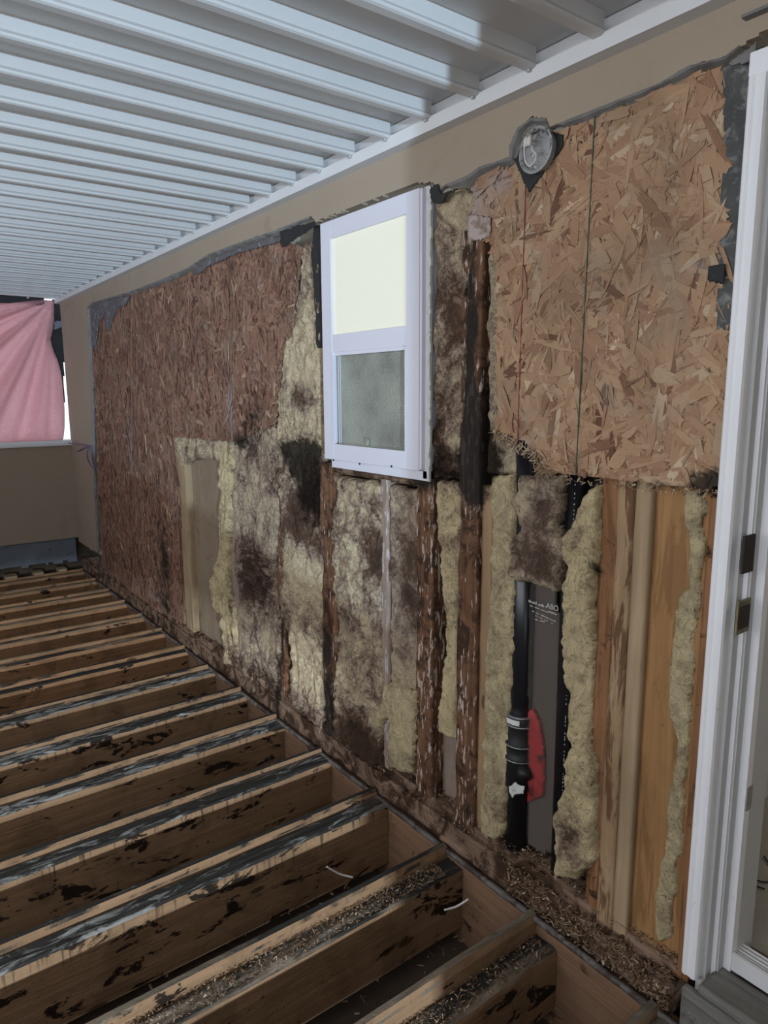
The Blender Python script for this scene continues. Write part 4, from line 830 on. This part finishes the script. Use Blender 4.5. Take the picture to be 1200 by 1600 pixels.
# ================================================================== CURTAIN, LINING, CORD
def atY(px, py, Yp): v = ray(px, py); v = v/v[1]*Yp+CAM; return v[0], v[2]
YC = 6.66
xk, zk = atY(84, 470, YC); _, zs = atY(60, 691, YC)
nu, nv = 150, 110; xr = []; V = []
redge = [(84, 470), (84, 500), (82, 515), (77, 530), (84, 552), (92, 575), (100, 600), (101, 640), (100, 665), (97, 685), (92, 691)]
re = np.array([atY(*p, YC) for p in redge])
for j in range(nv+1):
    t = j/nv; z = zk+(zs-zk)*t; xrt = np.interp(-z, -re[:, 1], re[:, 0])
    for i in range(nu+1):
        s_ = i/nu; x = xrt-(s_*3.2); 
        ang = math.atan2((x-xk), (zk-z)+.02); rad = math.hypot(x-xk, z-zk)
        fold = (math.sin(ang*-16)*.5+math.sin(ang*-37+1)*.28)*min(.16, rad*.20)*math.exp(-rad*.30)+math.sin(x*17)*.010*t
        zz = z-(.05*s_*(1-t))
        V.append((x, YC-.01-fold, zz+.0))
F = [(j*(nu+1)+i, j*(nu+1)+i+1, (j+1)*(nu+1)+i+1, (j+1)*(nu+1)+i) for j in range(nv) for i in range(nu)]
cu = mesh('curtain', V, F, M['cloth'], smooth=True); tag(cu, 'pink woven cloth hung over the far opening above the half wall', 'curtain')
so = cu.modifiers.new('thickness', 'SOLIDIFY'); so.thickness = .0012
# black lining strip behind its edge
lin = [(80, 466), (96, 466), (104, 484), (106, 506), (102, 514), (101, 600), (102, 640), (98, 688), (92, 690), (95, 640), (92, 590), (72, 530), (78, 500)]
Pl = np.array([atY(*p, YC+.02) for p in lin]); Y, Z, d, q = grid_patch(Pl, .012, .004, 30, 2)
V, F = closed_relief(Y, Z, q, YC+.012+.012*fbm(Y, Z, 10, octv=3, seed=3), YC+.03); V = V[:, [1, 0, 2]]
o = mesh('lining', V, F, M['black_paper'], cu); o['label'] = 'black lining strip'
z0 = atY(40, 469, YC)[1]
MB().box(-3.4, -.13, YC-.004, YC+.02, z0-.035, z0+.028).build('top_band', M['black_paper'], cu)
o = patch  # (kept short)
Pf = np.array([atY(*p, YC) for p in [(84, 502), (96, 500), (105, 506), (92, 514), (83, 517)]]); Y, Z, d, q = grid_patch(Pf, .008, 0, 30, 2)
V, F = closed_relief(Y, Z, q, YC-.02+.01*fbm(Y, Z, 10, octv=3, seed=3), YC-.008); V = V[:, [1, 0, 2]]; mesh('folded_corner', V, F, M['membrane'], cu)
ex, ez = atY(44, 465, YC-.01); 
MB().tube([(ex, YC-.012, ez), (ex, YC-.006, ez)], .012, 14).build('eyelet', M['steel'], cu, True)
a = Vector((atY(107, 692, 6.55)[0], 6.55, atY(107, 692, 6.55)[1])); yb, zb = atX(139, 697, -.035); yd, zd = atX(121, 705, -.03); ye, ze = atX(148, 735, -.02)
tc = empty('tie_cord', (-.035, yb, zb-.05), 'thin purple cord tied from the far half wall cap to the panel edge', 'cord')
MB().tube([a, (-.035, yb, zb)], .004).build('cord', M['purple'], tc)
MB().tube(smoothpath([(-.035, yb, zb), (-.04, (yb+yd)/2, (zb+zd)/2), (-.03, yd, zd)]), .004).build('cord_end', M['purple'], tc)
MB().tube(smoothpath([(-.035, yb, zb), (-.03, atX(142, 715)[0], atX(142, 715)[1]), (-.02, ye, ze), (-.028, atX(150, 718)[0], atX(150, 718)[1]), (-.032, yb-.05, zb+.005)]), .004).build('cord_loop', M['purple'], tc)
